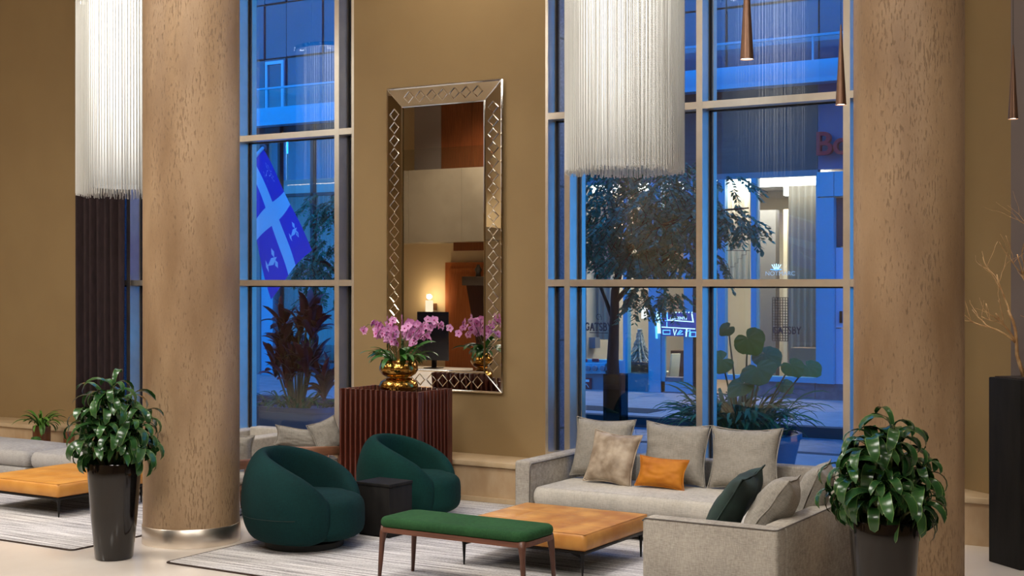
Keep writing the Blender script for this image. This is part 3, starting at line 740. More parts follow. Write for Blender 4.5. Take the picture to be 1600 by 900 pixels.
# ------------------------------------------------------------ GREEN BENCH
bt = thing('bench', 'green upholstered bench with slender walnut legs in front of the tan ottoman', 'bench', (-4.925, 7.485, 0))
hx, hy = .575, .215
def benchtop(z0, z1, ins, n=8):
    m = MB(); rows = []
    N = 9
    for i in range(N):
        a = -pi / 2 + pi * i / (N - 1); zz = (z0 + z1) / 2 + (z1 - z0) / 2 * sin(a); q = ins * (1 - max(0, cos(a)) ** .6)
        rows.append([(x, y, zz) for x, y in rrect(-hx + q, hx - q, -hy + q, hy - q, max(.02, .085 - q), 7)])
    k_ = len(rows[0]); m.add([p for r_ in rows for p in r_], [(i * k_ + j, i * k_ + (j + 1) % k_, (i + 1) * k_ + (j + 1) % k_, (i + 1) * k_ + j) for i in range(N - 1) for j in range(k_)])
    m.add(rows[-1], [tuple(range(k_))]); m.add(rows[0], [tuple(range(k_))]); return m
part('seat', benchtop(.372, .442, .045), GREENF, bt, smooth='auto')
rl = MB(); o_ = rrect(-hx + .004, hx - .004, -hy + .004, hy - .004, .08, 7); i_ = rrect(-hx + .03, hx - .03, -hy + .03, hy - .03, .055, 7); k_ = len(o_)
rl.add([(x, y, .345) for x, y in o_] + [(x, y, .378) for x, y in o_] + [(x, y, .378) for x, y in i_] + [(x, y, .345) for x, y in i_],
       [((q % 4) * k_ + j, (q % 4) * k_ + (j + 1) % k_, ((q + 1) % 4) * k_ + (j + 1) % k_, ((q + 1) % 4) * k_ + j) for q in range(4) for j in range(k_)])
part('apron', rl, WALNUTX, bt, smooth='auto')
for sx in (-1, 1):
    for sy in (-1, 1):
        x, y = sx * (hx - .035), sy * (hy - .035)
        pts = [(x - sx * .012, y - sy * .012, .372), (x, y, .33), (x + sx * .006, y + sy * .004, .27), (x + sx * .014, y + sy * .008, .15), (x + sx * .024, y + sy * .012, .0105)]
        part('leg', MB().tube(pts, [.034, .024, .019, .016, .011], 12), WALNUT, bt, smooth=True)

# ------------------------------------------------------------ TEAL TUB CHAIRS
def tub_chair(label, x, y, face, m, tag_=None):
    t = thing('armchair', label, 'armchair', (x, y, .0 if not tag_ else .0), face)
    if tag_: t.scale = (tag_,) * 3      # opens towards local +X
    A = R(146)
    def shell(u, v):
        ph = (u * 2 - 1) * A; ap = abs(ph)
        s = 1 - max(0, (ap - R(112)) / (A - R(112)))      # shrink to the rounded arm front
        s = sqrt(max(0.0, 1 - (1 - s) ** 2.2))
        q = min(1, ap / R(138)) ** 2.3
        top = .745 - .25 * q; bot = .085
        zc = .5 * (top + bot) - .03 * q; hz = (top - bot) / 2 * (.35 + .65 * s)
        th = (.088 + .0 * q) * max(.06, s)
        a = v * 2 * pi
        z = zc + hz * sp(sin(a), .85)
        zz = (z - .36) / .4
        rc = .385 - .075 * max(0, -zz) ** 2.4 - .075 * max(0, zz) ** 2 - .0 * q
        r = rc + th * sp(cos(a), .8)
        pa = pi + ph
        return (r * cos(pa) * 1.0 - .0, r * sin(pa) * 1.03, z)
    mb = MB().grid(shell, 73, 40, False, True)
    k0 = len(mb.v) - 40
    mb.f.append(tuple(range(40))); mb.f.append(tuple(range(k0, k0 + 40)))
    part('shell', mb, m, t, smooth=True)
    # seam round the outside
    pts = [];
    for i in range(49):
        ph = (i / 48 * 2 - 1) * R(108); pa = pi + ph; r = .385 + .088 - .075 * max(0, (.36 - .27) / .4) ** 2.4 + .001
        pts.append((r * cos(pa), r * sin(pa) * 1.03, .27))
    part('seam', MB().tube(pts, .0022, 5), mat('dark_teal_seam', srgb(5, 34, 32), .8), t)
    # rounded seat block
    def seat(u, v):
        a = u * 2 * pi; b = -pi / 2 + v * pi
        R_ = .315; z = .245 + .175 * sp(sin(b), .5); rr = R_ * sp(cos(b), .42)
        x_ = rr * sp(cos(a), .75); y_ = rr * sp(sin(a), .8)
        return (x_ * 1.14 + .095, y_ * .98, z + .01 * (v > .9))
    part('seat', MB().grid(seat, 56, 22, True, False), m, t, smooth=True)
    part('swivel_base', MB().lathe([(0, .0112), (.29, .0112), (.295, .016), (.295, .055), (.285, .06), (.2, .06), (.2, .1), (0, .1)], 48), mat('charcoal_base', srgb(30, 32, 32), .6), t, smooth='auto')
    return t
tub_chair('teal wool tub armchair nearer the left pillar', -6.74, 8.02, R(14), TEAL)
tub_chair('teal velvet tub armchair in front of the slatted podium', -6.76, 9.41, R(14), TEALV, .95)
# ---- black side table between them
st = thing('side_table', 'black wooden block side table between the two teal armchairs', 'table', (-6.50, 8.705, 0), R(-2))
part('table_top', B(-.17, .17, -.15, .15, .405, .43), BLACKW, st, bevel=.004)
part('table_body', B(-.165, .165, -.145, .145, .025, .405), BLACKW, st, bevel=.003)
part('plinth', B(-.15, .15, -.13, .13, .0105, .026), BLACKM, st)

# ------------------------------------------------------------ POTTED DRACAENAS
def dracaena(label, x, y, seed, h=.70, rt=.19, rb=.135, crown=.38, ztop=1.33, n_st=19):
    random.seed(seed)
    t = thing('potted_plant', label, 'plant', (x, y, 0))
    part('pot', MB().lathe([(0, 0), (rb - .01, 0), (rb, .012), (rb + (rt - rb) * .55, h * .45), (rt - .004, h * .85), (rt, h - .01), (rt - .004, h), (rt - .02, h), (rt - .03, h - .06), (0, h - .06)], 64), POTM, t, smooth='auto')
    part('soil', MB().lathe([(0, h - .035), (rt - .022, h - .045)], 32), SOIL, t)
    lms = [leaf_mesh('leaf', strap_leaf(L, w, dr, 9, .22, up, base=.4), DRAC) for L, w, dr, up in
           ((.32, .070, 2.5, .95), (.29, .074, 2.8, .8), (.35, .066, 2.3, 1.15), (.27, .068, 2.5, .6), (.32, .072, 3.0, 1.0))]
    H = ztop - h; cnt = 0
    for i in range(n_st):
        az = i * 2.4; tier = 0 if i < 7 else (1 if i < 14 else 2); rr = crown * (.62, .60, .30)[tier] * random.uniform(.8, 1.1)
        zt = h + H * ((.16, .46, .74)[tier] + random.uniform(-.07, .09))
        if i == 18: zt = h + H * .9
        b0 = Vector((.35 * rr * cos(az), .35 * rr * sin(az), h - .05)); e0 = Vector((rr * cos(az), rr * sin(az), zt))
        mid = b0.lerp(e0, .5) + Vector((random.uniform(-.03, .03), random.uniform(-.03, .03), .03))
        part('stem', MB().tube([b0, mid, e0], [.011, .009, .007], 7), STEM, t, smooth=True)
        nl = 15
        for k_ in range(nl):
            f = k_ / nl; z = -.17 * (1 - f); p = e0 + (e0 - mid).normalized() * z * 1.0
            a = k_ * 2.4 + random.uniform(-.3, .3)
            tilt = -.55 * f + random.uniform(-.15, .25) * 1 + .15
            Mx = Matrix.Translation(p) @ rotz(a, tilt, random.uniform(-.35, .35)) @ Matrix.Scale(random.uniform(.72, 1.05) * (1 - .25 * (f > .85)), 4)
            link('leaf', lms[(k_ + i) % 5], t, mw=Mx); cnt += 1
    return t
dracaena('glossy brown pot with a bushy green dracaena before the left pillar', -7.63, 6.95, 5, crown=.37)
dracaena('glossy brown pot with a bushy green dracaena before the right pillar', -2.16, 7.47, 23, ztop=1.29, crown=.36)
# ------------------------------------------------------------ CHANDELIERS
random.seed(2)
CZ0, CZ1 = 2.84, 4.74
def chandelier_meshes():
    strands = MB(); vs = strands.v; fs = strands.f
    dz = .0125; rb = .0064; rn = .0018
    pos = []
    for r, n in ((.462, 108), (.438, 100), (.412, 92), (.385, 70)):
        for i in range(n):
            a = 2 * pi * i / n + random.uniform(-.004, .004); pos.append((r * cos(a), r * sin(a)))
    tri = [(cos(2 * pi * k / 3), sin(2 * pi * k / 3)) for k in range(3)]
    for x, y in pos:
        zb = CZ0 + random.choice((0, .008, .016, .03)); nb = int((CZ1 - zb) / dz)
        ph = random.random() * dz
        k0 = len(vs); th = random.random() * 6
        for b in range(2 * nb + 1):
            z = zb + b * dz / 2 + ph; r = rb if b % 2 else rn
            for c, s in tri: vs.append((x + c * r, y + s * r, z))
        for b in range(2 * nb):
            o = k0 + b * 3
            for k in range(3): fs.append((o + k, o + (k + 1) % 3, o + 3 + (k + 1) % 3, o + 3 + k))
    me = bpy.data.meshes.new('bead_strands'); me.from_pydata(vs, [], fs); me.materials.append(BEAD)
    me.polygons.foreach_set('use_smooth', [True] * len(me.polygons)); return me
strand_me = chandelier_meshes()
PLATE = MB().lathe([(0, CZ1), (.475, CZ1), (.48, CZ1 + .005), (.48, CZ1 + .045), (.47, CZ1 + .05), (0, CZ1 + .05)], 64).mesh('ceiling_plate', mat('polished_plate', (.8, .8, .8), .12, 1), smooth='auto')
COREG = emis('added_core_glow', (1, .96, .88), 4)  # glow of an added core, stronger towards the top
_n, _l = COREG.node_tree.nodes, COREG.node_tree.links
_tc = _n.new('ShaderNodeTexCoord'); _sx = _n.new('ShaderNodeSeparateXYZ'); _mr = _n.new('ShaderNodeMapRange')
_mr.inputs[1].default_value = 2.95; _mr.inputs[2].default_value = 4.72; _mr.inputs[3].default_value = .45; _mr.inputs[4].default_value = 4.2
_l.new(_tc.outputs['Object'], _sx.inputs[0]); _l.new(_sx.outputs['Z'], _mr.inputs[0]); _l.new(_mr.outputs[0], _n['Principled BSDF'].inputs['Emission Strength'])
GLOWCORE = MB().lathe([(0, 2.94), (.33, 2.94), (.365, 2.98), (.365, CZ1 - .02), (0, CZ1 - .02)], 48).mesh('added_glow_core', COREG, smooth='auto')  # glowing core added behind the strands to light the beads
RODS = MB()
for a in (0, 2.09, 4.19): RODS.tube([(.3 * cos(a), .3 * sin(a), CZ1 + .05), (.3 * cos(a), .3 * sin(a), CEIL)], .006, 8)
RODS = RODS.mesh('hanging_rod', BRUSHED)
BULB = MB().lathe([(0, CZ1 - .012), (.026, CZ1 - .012), (.03, CZ1 + .002), (0, CZ1 + .002)], 16).mesh('spot_lens', emis('spot_lens_glow', (1, .96, .88), 40))
spots_xy = [(.22 * cos(a), .22 * sin(a)) for a in (0.2, 1.25, 2.3, 3.35, 4.4, 5.45)] + [(.40 * cos(a), .40 * sin(a)) for a in (.7, 2.27, 3.84, 5.41)] + [(0, 0)]
def chandelier(label, x, y):
    t = thing('chandelier', label, 'chandelier', (x, y, 0), 0)
    o = link('bead_strands', strand_me, t, kind='stuff')
    link('added_glow_core', GLOWCORE, t)
    link('ceiling_plate', PLATE, t); link('hanging_rod', RODS, t)
    for i, (a, b) in enumerate(spots_xy):
        link('spot_lens', BULB, t, loc=(a, b, 0))
    for i, (a, b) in enumerate([(.31 * cos(q), .31 * sin(q)) for q in (.5, 1.55, 2.6, 3.65, 4.7, 5.75)]):
        l = bpy.data.lights.new('chandelier_spot', 'SPOT'); l.energy = 140; l.color = (1, .95, .86); l.spot_size = R(74); l.spot_blend = 1; l.shadow_soft_size = .03
        s = bpy.data.objects.new('chandelier_spot', l); COL.objects.link(s); s.parent = t; s.location = (a, b, CZ1 - .03); s.rotation_euler = Vector((a * 2.0, b * 2.0, -1)).to_track_quat('-Z', 'Y').to_euler()
    return t
chandelier('large cylinder chandelier of pearl bead strands hanging before the right window', -4.78, 9.51)
chandelier('large cylinder chandelier of pearl bead strands half hidden behind the left pillar', -10.22, 9.45)

# ------------------------------------------------------------ CONE PENDANTS
pm = MB().lathe([(.0348, 0), (.0350, .002), (.0345, .006), (.006, .50), (.004, .52), (0, .52)], 32).mesh('cone_shade', BRASS, smooth='auto')
pmi = MB().lathe([(0, .006), (.0335, .006)], 24).mesh('diffuser', emis('pendant_glow', (1, .93, .8), 9))
pcd = MB().tube([(0, 0, .5), (0, 0, CEIL - 3.15)], .0018, 6).mesh('cord', BLACKM)
for i, (px, py, lab) in enumerate(((1167, 93, 'bronze cone pendant lamp hanging in front of the right window, the nearest of three'),
                                   (1314, 164, 'slim bronze cone pendant lamp hanging beside the right pillar edge'),
                                   (1583, 186, 'slim metal cone pendant lamp hanging above the gilded branches'))):
    D = (3.15 - 2) * FPX / (442 - py); t_ = (px - 800) / FPX
    p = Vector((D * (-SY + t_ * CY), D * (CY + t_ * SY), 3.15))
    t = thing('pendant_lamp', lab, 'lamp', p)
    link('cone_shade', pm, t); link('diffuser', pmi, t); link('cord', pcd, t)
    l = bpy.data.lights.new('pendant_bulb', 'SPOT'); l.energy = 12; l.color = (1, .86, .66); l.spot_size = R(70); l.shadow_soft_size = .02
    s = bpy.data.objects.new('pendant_bulb', l); COL.objects.link(s); s.parent = t; s.location = (0, 0, -.01)

# ------------------------------------------------------------ BLACK PEDESTAL + BRANCHES
pA, pB = Vector((-2.18, 10.14, 0)), Vector((-1.92, 9.92, 0)); dr = (pB - pA).normalized(); nr = Vector((-dr.y, dr.x, 0))
pe = thing('pedestal', 'tall black wooden pedestal at the right edge holding gilded branches', 'pedestal', pA)
w_ = (pB - pA).length; q = [Vector((0, 0, 0)), dr * w_, dr * w_ + nr * .34, nr * .34]
part('pedestal_body', MB().prism([(v.x, v.y) for v in q], 0, 1.325), BLACKW, pe, bevel=.008)
ctr = (q[0] + q[2]) / 2
q2 = [ctr + (v - ctr) * .82 for v in q]
part('soil_tray', MB().prism([(v.x, v.y) for v in q2], 1.325, 1.332), SOIL, pe)
random.seed(8)
br = thing('branch_arrangement', 'gilded bare branches rising from the black pedestal', 'branches', pA + Vector((ctr.x, ctr.y, 1.33)))
def grow(p, d, r, depth, L):
    pts = [p]; rr = [r]
    for i in range(6):
        d = (d + Vector((random.uniform(-1, 1), random.uniform(-1, 1), random.uniform(-.7, 1))) * .26).normalized()
        p = p + d * L / 6; pts.append(p); rr.append(r * (1 - .45 * (i + 1) / 6))
    part('branch', MB().tube(pts, rr, 6), COPPER, br, smooth=True)
    if depth:
        for k in range(3 if depth > 1 else 2):
            i = random.randint(2, 6)
            nd = (d + Vector((random.uniform(-1, 1), random.uniform(-1, 1), random.uniform(-.3, 1.0))) * .9).normalized()
            grow(pts[i], nd, rr[i] * .7, depth - 1, L * random.uniform(.55, .8))
RV = Vector((CY, SY, 0))
for k, (dx, l) in enumerate(((-.20, .40), (-.08, .5), (.1, .46), (.25, .45))):
    grow(Vector((0.02 * k, 0, 0)), (RV * dx + Vector((0, 0, 1))).normalized(), .017, 3, l * 1.25)

# ------------------------------------------------------------ LEFT AREA
gs = thing('modular_sofa', 'backless light grey cushioned sofa beside the left tan ottoman', 'sofa', (-10.9, 9.26, 0))
for x0, x1 in ((-12.9, -11.0), (-10.96, -9.6)):
    part('seat_cushion', cushion_mb(x0 + 10.9, x1 + 10.9, -.37, .37, .19, .35, r=.05, bulge=.03), GREYUP, gs, smooth=True)
    part('base', B(x0 + 10.93, x1 + 10.87, -.35, .35, .03, .19), GREYUP, gs, bevel=.015)
for x in (-12.8, -11.1, -10.85, -9.7):
    for y in (-.33, .33): part('leg', B(x + 10.9 - .02, x + 10.9 + .02, y - .02, y + .02, .0105, .035), BLACKM, gs)
COPW = wood('coppery_wood_pot', srgb(98, 56, 34), srgb(128, 78, 48), .35)
def potxy(px, D): 
    t_ = (px - 800) / FPX; return D * (-SY + t_ * CY), D * (CY + t_ * SY)
fx, fy = potxy(65, 15.05)
fp = thing('potted_fern', 'fern in a brown wooden cylinder pot behind the grey modular sofa', 'plant', (fx, fy, 0))
part('pot', MB().lathe([(0, 0), (.088, 0), (.096, .01), (.096, .42), (.088, .42), (.086, .39), (0, .39)], 32), COPW, fp, smooth='auto')
random.seed(4)
fl = [leaf_mesh('leaf', strap_leaf(L, .035, dr, 8, .2, 1.3, base=.5), FERN) for L, dr in ((.34, 1.7), (.28, 2.2), (.38, 1.4))]
for i in range(42):
    az = random.uniform(0, 2 * pi)
    link('leaf', fl[i % 3], fp, mw=Matrix.Translation((.03 * cos(az), .03 * sin(az), .40)) @ rotz(az, random.uniform(-.25, .6), random.uniform(-.3, .3)) @ Matrix.Scale(random.uniform(.7, 1.05), 4))
for px, D, h, r, lab, moss in ((56, 14.75, .30, .075, 'short wooden pot of moss in front of the taller fern pot', 1), (108, 15.0, .36, .06, 'slim wooden pot standing by itself right of the fern', 0)):
    x, y = potxy(px, D)
    t = thing('plant_pot', lab, 'pot', (x, y, 0))
    part('pot', MB().lathe([(0, 0), (r * .8, 0), (r, .02), (r, h), (r - .01, h), (r - .012, h - .03), (0, h - .03)], 28), COPW, t, smooth='auto')
    if moss: part('moss', MB().lathe([(r - .012, h - .01), (r * .6, h + .03), (0, h + .04)], 20), mat('green_moss', srgb(40, 74, 26), .9, 0, srgb(66, 104, 38), (50, 50, 50), .8), t, smooth=True)

# ---- pale loveseat whose arm shows beside the pillar
ls = thing('low_armchair', 'pale upholstered low armchair in front of the left window, mostly behind the pillar', 'armchair', (-9.18, 10.06, 0))
part('arm', B(.22, .40, -.38, .38, .03, .53), LINEN_L, ls, bevel=.02, seg=3)
part('arm', B(-.36, -.18, -.38, .38, .03, .53), LINEN_L, ls, bevel=.02, seg=3)
part('backrest', B(-.18, .22, .22, .38, .03, .56), LINEN_L, ls, bevel=.02, seg=3)
part('base', B(-.18, .22, -.36, .22, .03, .22), LINEN_L, ls, bevel=.01)
part('seat_cushion', cushion_mb(-.17, .21, -.37, .21, .225, .38), LINEN_L, ls, smooth=True)
# ---- wooden lounge chairs with curved band backs
def lounge(label, x, y, face, r=.30):
    t = thing('lounge_chair', label, 'chair', (x, y, .0105), face)      # opens towards local +X, back is -X
    def band(u, v):
        ph = (u * 2 - 1) * R(95); pa = pi + ph; a = v * 2 * pi
        rr = r + .011 * cos(a); z = .455 + .042 * sp(sin(a), .5) - .03 * (abs(ph) / R(95)) ** 2
        return (rr * cos(pa), rr * sin(pa), z)
    part('back_band', MB().grid(band, 33, 12, False, True), OAK, t, smooth=True)
    part('seat_ring', MB().lathe([(r - .03, .24), (r + .01, .24), (r + .01, .275), (r - .03, .275), (r - .03, .24)], 40), OAK, t, smooth='auto')
    part('seat_cushion', MB().lathe([(0, .27), (r - .04, .272), (r - .01, .30), (r - .01, .34), (r - .05, .365), (0, .372)], 40), LINEN_L, t, smooth=True)
    for a in (-85, -50, -17, 17, 50, 85):
        pa = pi + R(a); c_, s_ = cos(pa), sin(pa)
        part('spindle', MB().tube([(c_ * (r - .002), s_ * (r - .002), .27), (c_ * r, s_ * r, .43)], .009, 7), OAK, t, smooth=True)
    for a in (45, 135, 225, 315):
        c_, s_ = cos(R(a)), sin(R(a))
        part('leg', MB().tube([(c_ * (r - .03), s_ * (r - .03), .25), (c_ * (r + .0), s_ * (r + .0), .0)], [.018, .011], 8), OAK, t, smooth=True)
    return t
lx, ly = potxy(482, 12.72)
lounge('oak lounge chair with a curved back band left of the slatted podium', lx, ly, R(118), .29)
pillow('long pale pillow sagging along the back of the lounge chair near the podium', 'pillow', .50, .19, .13, PILLOWF, (lx - .04, ly - .06, .555), (R(8), R(7), R(28)), 21)
pillow('square pale pillow standing on the lounge chair against the podium side', 'pillow', .32, .32, .12, PILLOWF, (lx + .17, ly + .06, .575), (R(-20), R(-14), R(75)), 22)
ax, ay = potxy(352, 11.75)
lounge('oak lounge chair with spindles mostly hidden behind the left pillar', ax, ay, R(150), .30)
pillow('pale pillow on the hidden lounge chair, just past the left pillar edge', 'pillow', .42, .28, .14, PILLOWF, (ax + .05, ay + .02, .55), (R(-6), 0, R(20)), 23)
# ------------------------------------------------------------ STREET OUTSIDE
YF = 22.7
ASPH = mat('wet_asphalt', srgb(96, 98, 108), .45, 0, srgb(120, 122, 134), (8, 8, 8), .1)
SIDE = mat('pale_sidewalk', srgb(140, 138, 142), .6, 0, srgb(156, 152, 156), (3, 3, 3), .05)
KERB = mat('dark_kerb', srgb(56, 54, 60), .8)
BRICKB = mat('planting_strip', srgb(88, 66, 62), .9, 0, srgb(60, 50, 48), (30, 60, 10), .3)
sd = bpy.data.objects.new('sidewalk', None); COL.objects.link(sd); sd['kind'] = 'structure'
for i in range(-24, 3):
    part('paving_slab', B(i * 1.5 + .006, i * 1.5 + 1.494, 18.52, 20.5, -.12, 0), SIDE, sd)
    part('paving_slab', B(i * 1.5 + .006, i * 1.5 + 1.494, 20.51, YF, -.12, 0), SIDE, sd)
part('kerb', B(-36, 4.5, 18.3, 18.515, -.16, .0), KERB, sd)
part('paver_band', B(X_at(880, 19.3), X_at(1030, 19.3), 18.9, 19.6, -.01, .006), BRICKB, sd)
struct('street', B(-60, 30, 15.6, 18.3, -.4, -.15), ASPH)
n2 = bpy.data.objects.new('near_sidewalk', None); COL.objects.link(n2); n2['kind'] = 'structure'
for i in range(-24, 3): part('paving_slab', B(i * 1.5 + .006, i * 1.5 + 1.494, 11.1, 15.4, -.12, 0), SIDE, n2)
part('kerb', B(-36, 4.5, 15.41, 15.6, -.25, 0), KERB, n2)
struct('ground', B(-60, 30, 10.9, 60, -.9, -.4), ASPH)

# ---- building across the street
ALU = mat('pale_cladding', srgb(84, 166, 190), .4, .1)
ALUD = mat('mid_cladding', srgb(110, 118, 130), .5)
DARKP = mat('charcoal_fascia', srgb(52, 50, 54), .5, 0, srgb(66, 64, 68), (1, 1, 20))
UPG = mat('upper_glass_panel', srgb(38, 60, 84), .15, 0, srgb(50, 76, 104), (.4, .4, .4), spec=.8)
FRD = mat('dark_window_bar', srgb(34, 34, 44), .5)
SHOPW = mat('shop_wall', srgb(176, 166, 150), .8, 0, srgb(158, 150, 138), (.5, .5, .3))
SHEER = mat('sheer_drape', srgb(170, 160, 146), .9)
BASEST = mat('plinth_stone', srgb(106, 104, 112), .6, 0, srgb(88, 86, 96), (10, 10, 10), .1)
GLOW = emis('cove_light', (1, .94, .84), 9.0)
bd = thing('building', 'street front across the road with pale blue cladding and lit shop windows', 'building', (-14, YF, 0))
bx, by = -14, YF
def bb(x0, x1, y0, y1, z0, z1): return B(min(x0, x1) - bx, max(x0, x1) - bx, y0 - by, y1 - by, min(z0, z1), max(z0, z1))
def bp(name, a, b, z0, z1, m, dy=0, th=.12, y=None, **k):
    """front panel spanning pixel-measured bays a..b (world x)"""
    return part(name, bb(a, b, YF + dy, YF + dy + th, z0, z1), m, bd, **k)
fx_ = lambda px: X_at(px, YF)
zS = .28; zT = 3.84; zB0 = 5.42; zB1 = 5.70
L_, R_ = -34.0, 4.0
# plinth stones
xs = [L_]
while xs[-1] < R_ - 1.2: xs.append(xs[-1] + 1.25)
for i in range(len(xs) - 1):
    if fx_(1024) < xs[i] < fx_(1094): continue
    bp('plinth_stone', xs[i] + .006, xs[i + 1] - .006, 0, zS, BASEST, -.02, .25)
# right hand shop bays
bp('sill', fx_(1092), fx_(1279), zS, zS + .09, ALU, -.05, .2)
for a, b in ((1122, 1134), (1174.5, 1182.5)): bp('mullion', fx_(a), fx_(b), zS, zT, ALU, -.04, .14)
bp('mullion', fx_(1182.5), fx_(1185), zS, zT, mat('cream_trim', srgb(206, 196, 176), .6), -.02, .1)
bp('mullion', fx_(1276), fx_(1279), zS, zT, ALU, -.04, .14)
for a, b in ((1092, 1122), (1134, 1174.5), (1185, 1276)): bp('pane', fx_(a), fx_(b), zS + .09, zT, SHOPGLASS, .04, .01)
bp('head_bar', fx_(900), fx_(1279), zT, zT + .1, ALUD, -.04, .14)
bp('cladding_panel', fx_(1280), fx_(1306), zS, 3.45, ALU, -.12, .4); bp('cladding_panel', fx_(1280), fx_(1306), 3.47, zT + .05, ALU, -.12, .4)
bp('cladding_panel', fx_(1307), fx_(1345), 3.47, zT + .05, ALU, -.12, .4)
bp('cladding_panel', fx_(1306.5), fx_(1345), 1.24, 2.6, mat('lilac_cladding', srgb(190, 190, 214), .5), -.02, .3)
bp('cladding_panel', fx_(1306.5), fx_(1345), zS, 1.22, mat('lilac_cladding', srgb(190, 190, 214), .5), -.02, .3)
bp('dark_pane', fx_(1306.5), fx_(1345), 2.62, 3.45, mat('dark_pane', srgb(70, 66, 78), .3), .02, .2)
bp('intercom', fx_(1313), fx_(1317), 1.32, 1.52, BLACKM, -.05, .05)
for i in range(5): bp('cladding_panel', fx_(1345) + i * 1.6 + .01, fx_(1345) + (i + 1) * 1.6, zS, zT + .1, ALU, -.02, .3)
# left part of shopfront: door bay, tree window, lettered window
bp('mullion', fx_(1015), fx_(1034), zS - .28, zT, ALU, -.05, .16)
bp('mullion', fx_(1070), fx_(1084), 0, zT, ALU, -.05, .16)
bp('mullion', fx_(1084), fx_(1086), 0, zT, GASKET, -.04, .12); bp('mullion', fx_(1090), fx_(1094), 0, zT, ALU, -.05, .16)
door = bp('door', fx_(1034.5), fx_(1040), .02, 2.1, ALU, -.03, .06)
bp('door_rail', fx_(1034.5), fx_(1070), .02, .2, ALU, -.03, .06); bp('door_rail', fx_(1034.5), fx_(1070), 2.1, 2.2, ALU, -.03, .06)
bp('pane', fx_(1040), fx_(1069.5), .2, 2.1, SHOPGLASS, .0, .01); bp('pane', fx_(1034.5), fx_(1069.5), 2.2, zT, SHOPGLASS, .02, .01)
bp('pane', fx_(1086), fx_(1090), .2, zT, SHOPGLASS, .02, .01)
bp('mullion', fx_(975), fx_(982), zS, zT, ALU, -.04, .14)
bp('spandrel', fx_(982), fx_(1015), zS + .05, Z_at(1000, 588, YF), ALU, -.03, .2)
bp('spandrel', fx_(900), fx_(976), zS + .05, Z_at(940, 562, YF), ALU, -.03, .2)
bp('spandrel_stone', fx_(880), fx_(1015), 0, zS + .05, ALUD, -.06, .2)
bp('pane', fx_(982), fx_(1015), Z_at(1000, 588, YF), zT, SHOPGLASS, .04, .01)
bp('pane', fx_(880), fx_(975), Z_at(940, 562, YF), zT, SHOPGLASS, .04, .01)
# electric meters and red plates
for i, px in enumerate((912, 925, 936, 948, 957)):
    x, z = fx_(px), Z_at(px, 575, YF)
    part('meter_box', bb(x - .085, x + .085, YF - .14, YF - .03, z - .1, z + .1), ALU, bd, bevel=.008)
    part('meter_dial', MB().lathe([(0, 0), (.05, 0), (.05, .05), (0, .06)], 16), ALUD, bd, mw=Matrix.Translation((x - bx, YF - by - .14, z)) @ Matrix.Rotation(pi / 2, 4, 'X'), smooth='auto')
REDP = mat('red_sign_plate', srgb(170, 36, 40), .5)
for px in (914, 932): part('red_plate', bb(fx_(px - 5), fx_(px + 5), YF - .05, YF - .03, Z_at(px, 565, YF), Z_at(px, 560.5, YF)), REDP, bd)
fs_ = part('fire_sign', bb(fx_(911.5), fx_(927), YF - .09, YF - .062, Z_at(919, 608, YF), Z_at(919, 590, YF)), REDP, bd)
WH = mat('white_sign_print', srgb(226, 226, 230), .5)
cxs, czs = fx_(919) - bx, Z_at(919, 599, YF)
sg = MB(); sg.tube([(cxs - .05, -.093, czs + .055), (cxs - .051, -.093, czs + .055)], .028, 12)
sg.box(cxs - .01, cxs + .07, -.096, -.09, czs + .035, czs + .08)
for a in (-1, 1): sg.add([(cxs, -.094, czs - .0), (cxs + .015, -.094, czs), (cxs + a * .055 + .015, -.094, czs - .07), (cxs + a * .055, -.094, czs - .07)], [(0, 1, 2, 3)])
part('sign_symbol', sg, WH, bd)
# fascia, letters
bp('fascia', fx_(890), fx_(1278), zT + .1, zB0, DARKP, -.02, .3)
bp('fascia', fx_(1278), R_, zT + .1, zB0, mat('blue_fascia', srgb(84, 100, 132), .4), -.0, .3)
def text(name, s, size, loc, m, parent, ext=.01, bold=0, rz=0, sx=1):
    c = bpy.data.curves.new(name, 'FONT'); c.body = s; c.size = size; c.extrude = ext; c.offset = bold; c.align_x = 'LEFT'
    o = bpy.data.objects.new(name, c); COL.objects.link(o); c.materials.append(m); o.parent = parent
    bpy.context.view_layer.update()
    me = bpy.data.meshes.new_from_object(o.evaluated_get(bpy.context.evaluated_depsgraph_get())); me.name = name
    bpy.data.objects.remove(o); o = link(name, me, parent)
    o.location = loc; o.rotation_euler = (pi / 2, 0, rz); o.scale = (sx, 1, 1); return o
zbo = Z_at(1290, 243, YF); hbo = Z_at(1290, 207, YF) - zbo
text('red_lettering', 'Bo', hbo * 1.42, (fx_(1278) - bx, -.14, zbo), mat('red_letters', srgb(190, 24, 44), .4), bd, .05, .008)
# balcony ledge, rail
part('balcony_slab', bb(L_, R_, YF - .7, YF - .02, 5.40, 5.72), ALU, bd, bevel=.01)
part('balcony_lip', bb(L_, R_, YF - .74, YF - .68, 5.34, 5.42), ALU, bd)
part('rail_glass', bb(L_, R_, YF - .62, YF - .605, 5.72, 6.12), SHOPGLASS, bd)
part('rail', bb(L_, R_, YF - .64, YF - .59, 6.12, 6.16), ALU, bd)
xx = L_
while xx < R_: part('rail_post', bb(xx, xx + .03, YF - .63, YF - .6, 5.72, 6.12), ALU, bd); xx += 2.4
